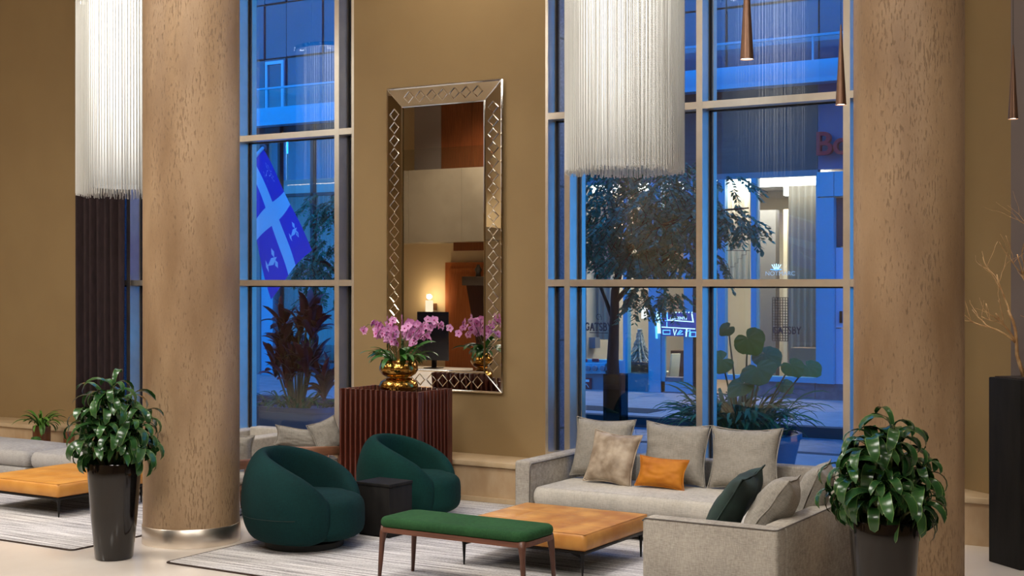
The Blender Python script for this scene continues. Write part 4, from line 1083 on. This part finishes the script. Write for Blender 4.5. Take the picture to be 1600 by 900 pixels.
# upper wall: large blue glass panels with dark joints
pxs = [-34, -31.5, -29, -26.5, fx_(412), fx_(446), fx_(503), fx_(560), -14.8, -12.4, -11.0, -9.4, -7.7, -6.0, -4, -2, 4]
zs_l = [5.72, 6.9, 8.1, 9.3, 10.6, 12.4]
pxs = sorted(set([round(p, 3) for p in pxs])); pxs = [pxs[0]] + [b for a, b in zip(pxs, pxs[1:]) if b - a > .3]
for i in range(len(pxs) - 1):
    for j in range(len(zs_l) - 1):
        bp('glass_panel', pxs[i] + .02, pxs[i + 1] - .02, zs_l[j] + .02, zs_l[j + 1] - .02, UPG, .02 + .03 * ((i + j) % 2), .06)
bp('upper_backing', L_, R_, 5.3, 12.4, FRD, .13, .2)
DFR = mat('door_frame_white', srgb(186, 196, 214), .5)
for a, b in ((415, 418), (440, 443.5)): bp('balcony_door', fx_(a), fx_(b), 5.72, 6.84, DFR, -.02, .06)
bp('balcony_door', fx_(418), fx_(440), 6.77, 6.84, DFR, -.02, .06)
bp('eave', L_, R_, 12.4, 12.8, ALUD, -.2, .5)
# lower left bays behind the flag and the planter
bp('mullion', fx_(435), fx_(438.5), zS, zB0, FRD, -.03, .12); bp('mullion', fx_(486), fx_(490), zS, zB0, FRD, -.03, .12); bp('mullion', fx_(545), fx_(549), zS, zB0, FRD, -.03, .12)
for a, b in ((620, 624), (700, 704), (780, 784), (860, 864), (320, 324), (260, 264)): bp('mullion', fx_(a), fx_(b), zS, zB0, FRD, -.03, .12)
bp('transom_bar', fx_(437), fx_(880), 3.86, 3.93, FRD, -.03, .12)
bp('stone_column', fx_(392), fx_(411.5), 0, zB0 - .3, mat('grey_column', srgb(128, 124, 120), .7), -.1, .4)
bp('cladding_panel', fx_(412), fx_(430), 0, zB0 - .5 if False else 2.6, ALU, -.08, .3)
bp('cladding_panel', L_, fx_(380), 0, zB0, ALUD, -.04, .3)
for a, b in ((438.5, 486), (490, 545), (549, 620), (624, 700), (704, 780), (784, 860), (864, 880)):
    bp('pane', fx_(a), fx_(b), zS, 3.86, SHOPGLASS, .04, .01); bp('pane', fx_(a), fx_(b), 3.93, zB0, SHOPGLASS, .04, .01)
bp('pane', fx_(412), fx_(435), 2.6, zB0, SHOPGLASS, .04, .01)
for a, b in ((412, 435), (438.5, 545), (549, 880)): bp('blue_blind', fx_(a), fx_(b), 4.25, zB0, mat('slate_blind', srgb(64, 104, 150), .5), .25, .02)
# interior of the shops
part('shop_floor', bb(L_, R_, YF + .1, YF + 5, -.1, .02), mat('shop_floor', srgb(110, 96, 84), .4), bd)
part('shop_ceiling', bb(L_, R_, YF + .3, YF + 5, zT + .12, zT + .3), mat('shop_ceiling', srgb(190, 184, 172), .8), bd)
part('shop_wall', bb(L_, R_, YF + 5, YF + 5.2, 0, zB0), SHOPW, bd)
part('shop_wall', bb(fx_(890), fx_(890) + .15, YF + .4, YF + 5, 0, zB0), SHOPW, bd)
part('cove_light', bb(fx_(905), fx_(1275), YF + .5, YF + .8, zT - .1, zT + .08), GLOW, bd)
part('cove_light', bb(fx_(1150), fx_(1240), YF + 2.4, YF + 2.6, zT - .16, zT + .02), GLOW, bd)
for px in (960, 1060, 1150, 1225, 470, 530, 660):
    l = bpy.data.lights.new('shop_lamp', 'AREA'); l.shape = 'RECTANGLE'; l.size = 1.2; l.size_y = 1.0 if px > 800 else .3; l.energy = 130 if px > 800 else 60; l.color = (1, .86, .68)
    o = bpy.data.objects.new('shop_lamp', l); COL.objects.link(o); o.parent = bd; o.location = (X_at(px, YF + 2) - bx, 1.8, zT - .05) if px > 800 else (X_at(px, YF + .4) - bx, .52, 5.2)
def drape(x0, x1, y, z0, z1, per=.12, amp=.035):
    n = int((x1 - x0) / .02)
    return MB().grid(lambda u, v: (x0 + (x1 - x0) * u - bx, y - by + amp * sin(u * (x1 - x0) / per * 2 * pi), z0 + (z1 - z0) * v), max(8, n), 2)
part('drape', drape(X_at(1232, YF + 1), X_at(1285, YF + 1), YF + 1.0, .3, zT), SHEER, bd, smooth=True)
part('drape', drape(X_at(1112, YF + 1.6), X_at(1172, YF + 1.6), YF + 1.6, 1.9, zT), SHEER, bd, smooth=True)
part('drape', drape(X_at(905, YF + .8), X_at(958, YF + .8), YF + .8, .9, zT), SHEER, bd, smooth=True)
part('drape', drape(X_at(450, YF + .8), X_at(560, YF + .8), YF + .8, .3, 4.2), SHEER, bd, smooth=True)
part('drape', drape(X_at(560, YF + .8), X_at(880, YF + .8), YF + .9, .3, 4.2), SHEER, bd, smooth=True)
part('grey_partition', bb(X_at(1187, YF + 2.2), X_at(1212, YF + 2.2), YF + 2.2, YF + 2.4, 0, 3.4), mat('grey_partition', srgb(104, 104, 106), .7), bd)
part('pale_post', bb(X_at(1224, YF + 2.1), X_at(1230, YF + 2.1), YF + 2.1, YF + 2.3, 0, 3.4), mat('cream_post', srgb(206, 192, 166), .7), bd)
part('tan_counter', bb(X_at(1235, YF + .5), X_at(1276, YF + .5), YF + .5, YF + .9, 0, .85), mat('tan_counter', srgb(170, 140, 116), .6), bd)
# line drawing of arches and steps on the drape glass
LN = mat('thin_line_print', srgb(60, 52, 50), .6)
def poly(pts): return MB().tube([(X_at(a, YF + .02) - bx, .02, Z_at(a, b, YF + .02)) for a, b in pts], .006, 4)
arc = [(1127 + 13 * -cos(t), 424 - 16 * sin(t)) for t in [pi * i / 10 for i in range(11)]]
for nm, pts in (('line_art', arc), ('line_art', [(1114, 424), (1141, 424)]), ('line_art', [(1114, 391.5), (1172, 391.5)]), ('line_art', [(1141, 417), (1148, 417), (1148, 411), (1153, 411), (1153, 404), (1159, 404), (1159, 398), (1166, 398), (1166, 391)])):
    part(nm, poly(pts), LN, bd)
# grid screen, lettering
gm = MB()
gx0, gx1, gz1, gz0 = X_at(1207, YF + .06) - bx, X_at(1231, YF + .06) - bx, Z_at(1219, 465, YF), Z_at(1219, 533, YF)
for i in range(7): x = gx0 + (gx1 - gx0) * i / 6; gm.box(x - .006, x + .006, .055, .067, gz0, gz1)
for j in range(17): z = gz0 + (gz1 - gz0) * j / 16; gm.box(gx0, gx1, .055, .067, z - .006, z + .006)
part('lattice_screen', gm, LN, bd)
TXT = mat('brown_lettering', srgb(58, 40, 42), .5)
# serif capitals drawn as strokes, unit height, (width, strokes)
GL = {'G': (.8, [[(.74, .78), (.6, .95), (.42, 1), (.2, .92), (.06, .7), (.02, .5), (.06, .28), (.2, .08), (.44, 0), (.72, .1)], [(.72, .1), (.72, .42)], [(.56, .42), (.84, .42)]]),
      'A': (.8, [[(.08, 0), (.42, 1)], [(.42, 1), (.76, 0)], [(.2, .34), (.64, .34)], [(0, 0), (.2, 0)], [(.62, 0), (.88, 0)]]),
      'T': (.75, [[(.38, 0), (.38, 1)], [(.02, 1), (.74, 1)], [(.02, 1), (.02, .84)], [(.74, 1), (.74, .84)], [(.24, 0), (.52, 0)]]),
      'S': (.58, [[(.5, .84), (.4, .97), (.24, 1), (.1, .92), (.07, .76), (.16, .6), (.38, .46), (.5, .32), (.48, .12), (.32, 0), (.14, .02), (.03, .18)]]),
      'B': (.68, [[(.12, 0), (.12, 1)], [(0, 1), (.38, 1), (.54, .9), (.54, .66), (.38, .54), (.12, .54)], [(.38, .54), (.6, .44), (.62, .14), (.42, 0), (0, 0)]]),
      'Y': (.76, [[(.38, 0), (.38, .46)], [(.38, .46), (.08, 1)], [(.38, .46), (.7, 1)], [(0, 1), (.2, 1)], [(.58, 1), (.82, 1)], [(.24, 0), (.52, 0)]])}
def serif_word(word, x, y, z, h, m, parent, th=.11, width=None):
    tot = sum(GL[c][0] + .16 for c in word) - .16; sx = (width / tot) if width else h
    cur = 0
    for c in word:
        w, st_ = GL[c]; mb = MB()
        for s in st_: mb.tube([(x + (cur + a) * sx, y, z + b * h) for a, b in s], h * th, 4)
        part('letter', mb, m, parent); cur += w + .16
z = Z_at(934, 516, YF); xw = fx_(914) - bx
serif_word('GATSBY', xw, .01, z, Z_at(934, 505, YF) - z, TXT, bd, width=fx_(955) - fx_(914))
z = Z_at(1228, 521, YF); serif_word('GATSBY', fx_(1208) - bx, -.0, z, Z_at(1228, 511, YF) - z, TXT, bd, width=fx_(1251) - fx_(1208))
rg = MB(); gx, gz = fx_(935) - bx, Z_at(935, 495, YF)
rg.tube([(gx + .05 * cos(a), .01, gz + .05 * sin(a)) for a in [2 * pi * i / 14 for i in range(12)]], .006, 4)
rg.tube([(gx + .01, .01, gz), (gx + .06, .01, gz), (gx + .06, .01, gz - .06)], .006, 4); part('round_emblem', rg, TXT, bd)
part('subtitle_line', bb(fx_(921), fx_(950), YF, YF + .01, Z_at(935, 520.5, YF), Z_at(935, 519.5, YF)), TXT, bd)
# neon signs reflected in the shop glass, put in as glowing tubes
NEON_REFL = emis('blue_neon_reflection', (.08, .38, 1), 2.6); NEONW_REFL = emis('pale_neon_reflection', (.45, .78, 1), 2.4); NEONP_REFL = emis('violet_neon_reflection', (.28, .2, .8), .5)
ys = YF - .1; ns = thing('neon_reflection', 'reflection of a blue neon sign in the glass door across the street, built as glowing tubes', 'sign', (fx_(1055), ys, 1.2))
def np_(a, b): p = at(a, b, ys); return (p.x - fx_(1055), 0, p.z - 1.2)
def ntube(pts, m, r=.012, nm='reflected_tube'): part(nm, MB().tube([np_(a, b) for a, b in pts], r, 6), m, ns)
bdp = [np_(1033, 488), np_(1087, 488), np_(1087, 526), np_(1033, 526)]
part('reflected_board', MB().box(bdp[0][0], bdp[1][0], .01, .03, bdp[2][2], bdp[0][2]), emis('reflected_sign_face', (.03, .07, .5), .75), ns)
ntube([(1027.5, 487), (1030, 521)], NEONW_REFL, .03); ntube([(1025, 498), (1026, 529)], NEON_REFL, .02)
ntube([(1032, 487), (1033, 501), (1043, 501), (1042, 488)], NEON_REFL); ntube([(1043, 500), (1084, 503)], NEONW_REFL, .009); ntube([(1081, 490), (1083, 503)], NEONW_REFL, .012)
ntube([(1034, 511), (1086, 514)], NEONW_REFL, .009); ntube([(1042, 503), (1042, 511)], NEON_REFL, .008)
for i in range(8): ntube([(1046 + i * 5, 488), (1046.6 + i * 5, 488.4)], NEONW_REFL, .014, 'reflected_bulb')
text('reflected_lettering', 'THE', .045, np_(1057, 494), NEONP_REFL, ns, .002); text('reflected_lettering', 'ALIMENTS', .075, np_(1046.5, 499), NEONW_REFL, ns, .002); 
ntube([(1036, 521), (1036, 516), (1047, 516), (1047, 522), (1036, 522)], NEON_REFL, .01); ntube([(1052, 514), (1054, 524), (1057, 515)], NEONW_REFL, .008)
ntube([(1058, 523), (1063, 516), (1066, 517), (1060, 523), (1067, 522)], NEON_REFL, .01); ntube([(1073, 514), (1072, 526)], NEONW_REFL, .012); ntube([(1071, 519), (1078, 516), (1077, 526)], NEON_REFL, .012)
ntube([(1079, 519), (1087, 519), (1087, 526), (1079, 526), (1079, 519)], NEON_REFL, .01)
text('door_number', '13', .14, (fx_(1054) - bx, -.09, Z_at(1054, 482, YF)), mat('red_number', srgb(150, 60, 60), .5), bd, .004)
n3 = thing('crown_reflection', 'reflection of a small pale blue neon crown and word in the shop window, built as glowing tubes', 'sign', (fx_(1213), ys, 2.0))  # crown reflection on the glass, modelled as emissive tubes
def np3(a, b): p = at(a, b, ys); return (p.x - fx_(1213), 0, p.z - 2.0)
for k_ in range(5):
    a = -1.0 + k_ * .5; part('reflected_tube', MB().tube([np3(1213 + a * 3, 420.5), np3(1213 + a * 7, 412 + abs(a) * 1.5)], .008, 5), NEONW_REFL, n3)
part('reflected_tube', MB().tube([np3(1204, 421), np3(1213, 422), np3(1221, 421)], .007, 5), NEON_REFL, n3)
text('reflected_lettering', 'NOTMARC', .105, np3(1195.5, 430.5), emis('faint_neon_reflection', (.4, .6, .9), .9), n3, .002, 0, 0, 1.05)
# ---- things in the shops
def fir(x, y):
    t = thing('potted_fir', 'frosted little fir tree standing in the shop window across the street', 'plant', (x, y, 0))
    random.seed(6); FR = mat('frosted_needles', srgb(96, 106, 104), .8, 0, srgb(176, 180, 176), (30, 30, 30), .4)
    z0 = Z_at(1000, 566, y); z1 = Z_at(1000, 514, y)
    part('trunk', MB().tube([(0, 0, z0 - .1), (0, 0, z1 - .1)], .02, 6), BARK, t)
    part('pot', MB().lathe([(0, 0), (.18, 0), (.24, z0 - .02), (.2, z0 - .02), (0, z0 - .05)], 20), mat('rust_planter', srgb(120, 66, 44), .6), t, smooth='auto')
    mb = MB(); H = z1 - z0
    for k_ in range(9):
        zz = z0 + H * k_ / 9; rr = .26 * (1 - k_ / 9.5)
        for i in range(12):
            a = 2 * pi * i / 12 + k_; c_, s_ = cos(a), sin(a); j = rr * random.uniform(.75, 1.15)
            mb.tube([(0, 0, zz + .06), (c_ * j * .5, s_ * j * .5, zz + .05), (c_ * j, s_ * j, zz - .02 + random.uniform(-.02, .02))], [.02, .035, .006], 5)
    o = part('needles', mb, FR, t); o['kind'] = 'stuff'
fir(X_at(1000, YF + .6), YF + .6)
part('rust_counter', bb(X_at(983, YF + .3), X_at(1016, YF + .3), YF + .3, YF + .34, .3, Z_at(1000, 566, YF + .3)), mat('rust_counter', srgb(110, 66, 50), .6), bd)
t = thing('bar_stool', 'cream upholstered bar stool with brown legs behind the shop door glass', 'chair', (X_at(1047, YF + 1.2), YF + 1.2, 0), R(-20))
zz0, zz1 = Z_at(1047, 580, YF + 1.2), Z_at(1047, 552, YF + 1.2)
CREAM = mat('cream_upholstery', srgb(214, 208, 180), .7)
part('seat', B(-.12, .12, -.12, .12, zz0 - .06, zz0), CREAM, t, bevel=.02)
part('backrest', MB().add([(.06, -.12, zz0 - .1), (.12, -.12, zz0 - .1), (.12, .12, zz0 - .1), (.06, .12, zz0 - .1), (.13, -.12, zz1), (.17, -.12, zz1), (.17, .12, zz1), (.13, .12, zz1)],
     [(0, 3, 2, 1), (4, 5, 6, 7), (0, 1, 5, 4), (1, 2, 6, 5), (2, 3, 7, 6), (3, 0, 4, 7)]), CREAM, t, bevel=.01)
for sx in (-1, 1):
    for sy in (-1, 1): part('leg', MB().tube([(sx * .09, sy * .09, zz0 - .05), (sx * .12, sy * .12, 0.02)], [.018, .012], 6), WALNUT, t)
part('dark_cabinet', bb(X_at(1048, YF + 1.8), X_at(1075, YF + 1.8), YF + 1.8, YF + 2.2, 0, Z_at(1060, 548, YF + 1.8)), mat('dark_cabinet', srgb(70, 46, 38), .5), bd)
part('white_screen', bb(X_at(1002, YF + 1.5), X_at(1020, YF + 1.5), YF + 1.5, YF + 1.54, Z_at(1010, 498, YF + 1.5), Z_at(1010, 481, YF + 1.5)), emis('lit_panel', (1, .97, .92), 1.6), bd)
part('grey_box', bb(X_at(911, YF + .5), X_at(930, YF + .5), YF + .5, YF + .7, .95, Z_at(920, 544, YF + .5)), ALUD, bd)

# ---- building of ours continues: nothing. Street tree
random.seed(77)
def tree(label, tx, ty, trunk, clusters, n_leaf, seed, lf=.075):
    random.seed(seed)
    t = thing('street_tree', label, 'tree', (tx, ty, -.0))
    part('trunk', MB().tube([(p[0] - tx, p[1] - ty, p[2]) for p in trunk[0]], trunk[1], 10), BARK, t, smooth=True)
    for pts, r in trunk[2]: part('branch', MB().tube([(p[0] - tx, p[1] - ty, p[2]) for p in pts], r, 7), BARK, t, smooth=True)
    mb = MB(); twig = MB()
    for (c, rad, w) in clusters:
        k = int(n_leaf * w)
        ntw = max(4, k // 26)
        for q in range(ntw):
            d = Vector((random.gauss(0, 1), random.gauss(0, 1), random.gauss(0, 1))).normalized() * random.random() ** .4
            p = Vector((c[0] + d.x * rad[0], c[1] + d.y * rad[1], c[2] + d.z * rad[2]))
            out = Vector((d.x, d.y, -.55 + .3 * d.z)).normalized()
            L = random.uniform(.16, .32)
            twig.tube([p - Vector((tx, ty, 0)), p + out * L - Vector((tx, ty, 0))], .004, 3, False)
            for i in range(26):
                f = i / 26; pos = p + out * L * f + Vector((0, 0, -.06 * f * f))
                side = out.cross(Vector((0, 0, 1))).normalized() * (1 if i % 2 else -1)
                ld = (side * .9 + out * .6 + Vector((random.uniform(-.4, .4), random.uniform(-.4, .4), random.uniform(-.7, .2)))).normalized()
                l = lf * random.uniform(.7, 1.25); wv = ld.cross(Vector((random.uniform(-.5, .5), random.uniform(-.5, .5), 1))).normalized() * l * .26
                a = pos - Vector((tx, ty, 0)); mb.add([a, a + ld * l * .5 + wv, a + ld * l, a + ld * l * .5 - wv], [(0, 1, 2, 3)])
    o = part('foliage', mb, TREEL, t); o['kind'] = 'stuff'
    o = part('twigs', twig, BARK, t); o['kind'] = 'stuff'
    return t
TY = 15.0
def tp(px, py, dy=0): return tuple(at(px, py, TY + dy))
tb = tp(959, 560)
tree('dark trunked street tree with drooping leaves outside the right window', tb[0], TY,
     ([(tb[0], TY, -.0), (tb[0], TY, .5), tp(957.5, 560), tp(960, 500), tp(961, 455), tp(968, 420), tp(990, 380), tp(1010, 330)], [.10, .092, .074, .060, .052, .045, .035, .02],
      [([tp(958, 500), tp(947, 470), tp(935, 440), tp(925, 400)], [.03, .022, .02, .012]), ([tp(963, 470), tp(985, 445), tp(1020, 420), tp(1060, 390)], [.035, .028, .022, .012]),
       ([tp(990, 380), tp(1040, 350, -.3), tp(1110, 330, -.3), tp(1170, 325, -.3)], [.03, .022, .016, .008]), ([tp(968, 420), tp(950, 360, .3), tp(940, 300, .3)], [.03, .02, .01])]),
     [(tp(955, 300), (.42, .8, .30), .7), (tp(1000, 350), (.40, .9, .28), 1.0), (tp(945, 380), (.34, .8, .26), .8), (tp(1010, 405), (.42, .8, .14), .7), (tp(1050, 300), (.36, .8, .26), .8), (tp(1070, 262), (.2, .5, .14), .2),
      (tp(1055, 360), (.34, .7, .18), .5), (tp(1120, 330), (.36, .6, .16), .5), (tp(1160, 350, -.2), (.18, .4, .13), .2), (tp(1130, 285), (.28, .4, .10), .15), (tp(1085, 395), (.25, .5, .12), .25), (tp(1000, 460), (.2, .3, .12), .14), (tp(1045, 462), (.3, .3, .06), .14), (tp(1120, 410), (.12, .3, .08), .05), (tp(970, 262), (.5, .6, .15), .4)], 2600, 5)
TY = 15.3
tb = tp(540, 500)
tree('street tree whose drooping branches reach behind the left window mullion', tb[0], TY,
     ([(tb[0], TY, 0), tp(541, 560), tp(541, 430), tp(530, 380), tp(520, 330)], [.1, .075, .055, .035, .02], [([tp(541, 440), tp(510, 410), tp(475, 405)], [.03, .02, .01])]),
     [(tp(508, 322), (.24, .6, .22), .55), (tp(520, 380), (.18, .6, .12), .3), (tp(490, 415), (.30, .6, .17), .6), (tp(462, 398), (.12, .4, .08), .1), (tp(548, 420), (.2, .4, .3), .35), (tp(505, 460), (.2, .4, .16), .2), (tp(560, 330), (.3, .6, .5), .6)], 1500, 9)
# tree guard
TGX = at(959, 600, 14.95).x
tg = thing('tree_guard', 'open dark box guard standing round the foot of the street tree', 'tree guard', (TGX, 15.0, 0))
for sx, sy, w2, d2 in ((0, -1, .108, .008), (0, 1, .108, .008), (-1, 0, .008, .092), (1, 0, .008, .092)):
    part('guard_panel', B(sx * .116 - w2, sx * .116 + w2, sy * .116 - d2, sy * .116 + d2, 0, .88), glass_mat('smoked_acrylic', .05, (.32, .34, .42)), tg)

# ---- planters outside the windows
PLB = mat('slate_blue_planter', srgb(48, 76, 108), .4)
SOILX = SOIL
def planter(label, cx, cy, rx, ry, h, seed):
    t = thing('planter', label, 'planter', (cx, cy, 0))
    m = MB(); N = 40; prof = [(.78, 0), (.8, .01), (.92, h * .6), (.985, h - .08), (.99, h - .06), (1.02, h - .055), (1.02, h), (.95, h), (.93, h - .05), (0, h - .06)]
    vs = []
    for i in range(N):
        a = 2 * pi * i / N; c_, s_ = sp(cos(a), .6), sp(sin(a), .6)
        vs += [(c_ * rx * k_, s_ * ry * k_, z) for k_, z in prof]
    n = len(prof); m.add(vs, [(i * n + k_, ((i + 1) % N) * n + k_, ((i + 1) % N) * n + k_ + 1, i * n + k_ + 1) for i in range(N) for k_ in range(n - 1)])
    part('planter_body', m, PLB, t, smooth='auto'); return t
# left: crimson cordyline planter
y1 = 12.35; pa, pb = at(402, 628, y1), at(530, 628, y1)
p1 = planter('slate blue planter with crimson leaved shrub outside the left window', (pa.x + pb.x) / 2, y1, (pb.x - pa.x) / 2, .42, pa.z, 1)
cl = [leaf_mesh('leaf', strap_leaf(L, w, dr, 7, .3, up, base=.45), CROT) for L, w, dr, up in ((.38, .085, .9, 1.1), (.34, .09, 1.3, .9), (.42, .078, .7, 1.25))]
gl = [leaf_mesh('leaf', strap_leaf(L, w, dr, 8, .3, up, base=.5), mat_) for L, w, dr, up, mat_ in ((.42, .03, 1.9, 1.0, BIGL), (.36, .028, 1.5, .9, BIGL))]
random.seed(31); h = pa.z - .06
for i in range(19):
    zt = h + random.uniform(.25, 1.08); rr = .44 * (1 - (zt - h) * .5); a = i * 2.4
    e0 = Vector((rr * cos(a) * 1.0 + .02, rr * sin(a) * .5, zt)); part('stem', MB().tube([(rr * .3 * cos(a), rr * .3 * sin(a) * .5, h), e0], [.014, .01], 6), STEM, p1)
    for k_ in range(14):
        f = k_ / 14
        link('leaf', cl[(i + k_) % 3], p1, mw=Matrix.Translation(e0 + Vector((0, 0, -.14 * (1 - f)))) @ rotz(k_ * 2.4 + i, -.5 * f + random.uniform(-.2, .3), random.uniform(-.4, .4)) @ Matrix.Scale(random.uniform(.75, 1.05), 4))
for i in range(60):
    a = random.uniform(0, 2 * pi); rr = random.uniform(.1, .42)
    link('leaf', gl[i % 2], p1, mw=Matrix.Translation((rr * cos(a) * 1.1, rr * sin(a) * .6, h)) @ rotz(a, random.uniform(-.5, .3), random.uniform(-.4, .4)))
# right: broad leaved planter
y2 = 12.3; pa, pb = at(1085, 671, y2), at(1241, 671, y2)
p2 = planter('slate blue planter of broad elephant ear leaves outside the right window', (pa.x + pb.x) / 2, y2, (pb.x - pa.x) / 2, .46, pa.z, 2)
h = pa.z - .06; cx2, cy2 = (pa.x + pb.x) / 2, y2
def heart(s):
    m = MB(); N = 40; rim = []
    for i in range(N + 1):
        a = -pi + 2 * pi * i / N; r = s * (.62 + .38 * cos(a)) * (1 + .03 * sin(a * 11)) if True else 0
        aa = abs(a); r = s * (.50 + .12 * cos(a) - .34 * math.exp(-((aa - pi) / .33) ** 2) + .16 * math.exp(-(aa / .3) ** 2) + .012 * (i % 2))
        rim.append((r * cos(a) + .0, r * sin(a) * 1.15, -.10 * (r / s) ** 2 * s * 2 + .012 * s * cos(a * 12)))
    vs = [(0, 0, 0)]; uv = [(.5, .5)]
    for k_ in (.33, .66, 1): vs += [(x * k_, y * k_, z * k_ * k_ + .014 * s * cos(9 * math.atan2(y, x)) * k_) for x, y, z in rim[:-1]]; uv += [(.5, .5)] * N
    fs = [(0, 1 + i, 1 + (i + 1) % N) for i in range(N)]
    for q in range(2): fs += [(1 + q * N + i, 1 + (q + 1) * N + i, 1 + (q + 1) * N + (i + 1) % N, 1 + q * N + (i + 1) % N) for i in range(N)]
    m.add(vs, fs); m.uvs = uv; return m
hm_ = leaf_mesh('leaf', heart(.26), BIGL)
for px, py, dy, az, tl, s in ((1168, 528, -.1, -20, 68, 1.0), (1138, 512, .1, -150, 55, .55), (1128, 562, -.1, -170, 35, 1.0), (1183, 575, -.2, -60, 20, 1.15), (1195, 553, .1, 10, 14, 1.0), (1236, 570, 0, 20, 40, .75), (1262, 572, .1, 10, 5, .8), (1160, 600, -.25, -120, 25, .9), (1225, 600, .2, 40, 30, .6)):
    p = at(px, py, y2 + dy); e0 = Vector((p.x - cx2, p.y - cy2, p.z)); b0 = Vector((e0.x * .25, e0.y * .3, h))
    part('stalk', MB().tube([b0, b0.lerp(e0, .5) + Vector((0, 0, .06)), e0], [.014, .01, .007], 6), STEM, p2, smooth=True)
    nn = Vector((sin(R(az)) * .5 + .35, -1, .25 + (90 - tl) / 70)).normalized(); dd = Vector((cos(R(az)) * .8, 0, -1.0 + .6 * sin(R(tl)) * 0)); dd = (dd - nn * dd.dot(nn)).normalized()
    link('leaf', hm_, p2, mw=Matrix.Translation(e0) @ Matrix((dd, nn.cross(dd), nn)).transposed().to_4x4() @ Matrix.Scale(s, 4))
pl = [leaf_mesh('leaf', strap_leaf(L, .034, dr, 7, .3, up, base=.6), BIGL) for L, dr, up in ((.5, 1.7, 1.2), (.42, 1.4, 1.0), (.6, 1.6, 1.3))]
for i in range(280):
    a = random.uniform(0, 2 * pi); rr = random.uniform(.02, .40)
    link('leaf', pl[i % 3], p2, mw=Matrix.Translation((rr * cos(a) * 1.2 - .05, rr * sin(a) * .6, h + random.uniform(0, .18))) @ rotz(a, random.uniform(-.35, .5), random.uniform(-.4, .4)))

# ---- flag
FY = 13.4
fp1 = at(411, 231, FY); fp0 = at(371, 275, YG + .1); FD = D_at(415, FY) / FPX
fg = thing('flag', 'blue flag with white cross and lilies on a pole outside the left window', 'flag', fp1)
part('flag_pole', MB().tube([fp0 - fp1, Vector((0, 0, 0))], .022, 10), mat('white_pole', srgb(206, 214, 226), .4), fg, smooth=True)
part('pole_knob', MB().lathe([(0, -.05), (.04, -.035), (.052, 0), (.04, .035), (0, .05)], 16), mat('grey_knob', srgb(96, 96, 110), .5), fg, smooth=True)
FB = mat('flag_blue', srgb(10, 34, 190), .7); FW = mat('flag_white', srgb(214, 226, 240), .7)
def flagpt(u, v, off=0):    # u down the fall 0..1, v along the pole (1 = tip)
    p = (fp0 - fp1) * (1 - v) * .96
    dx = u * 50 - 8 * u * u + 34 * u * v; dz = u * (162 - 6 * v) + 3 * sin(u * 9 + v * 4) + 3
    w = .08 * sin(u * 7 + v * 6) * (.3 + .7 * u)
    return p + Vector((CY, SY, 0)) * dx * FD - Vector((0, 0, dz * FD)) + Vector((-SY, CY, 0)) * (w + off)
part('cloth', MB().grid(lambda u, v: flagpt(u, v), 40, 28), FB, fg, smooth=True)
part('white_cross', MB().grid(lambda u, v: flagpt(u, .40 + .20 * v, -.006), 40, 6).grid(lambda u, v: flagpt(u, .40 + .20 * v, .006), 40, 6)
     .grid(lambda u, v: flagpt(.40 + .14 * u, v, -.007), 10, 28).grid(lambda u, v: flagpt(.40 + .14 * u, v, .007), 10, 28), FW, fg, smooth=True)
for (uu, vv) in ((.20, .80), (.20, .2), (.76, .80), (.76, .2)):
    mb = MB()
    for s in (-.006, .006):
        for a, b, c, d in ((0, 0, .035, .10), (-.05, .045, .05, .03), (.045, .045, .05, .03), (0, -.09, .06, .02)):
            mb.add([flagpt(uu + a + x * c * .8, vv + b * 1.2 + y * d, s) for x, y in ((-1, 0), (0, -1), (1, 0), (0, 1))], [(0, 1, 2, 3)])
    part('white_lily', mb, FW, fg)
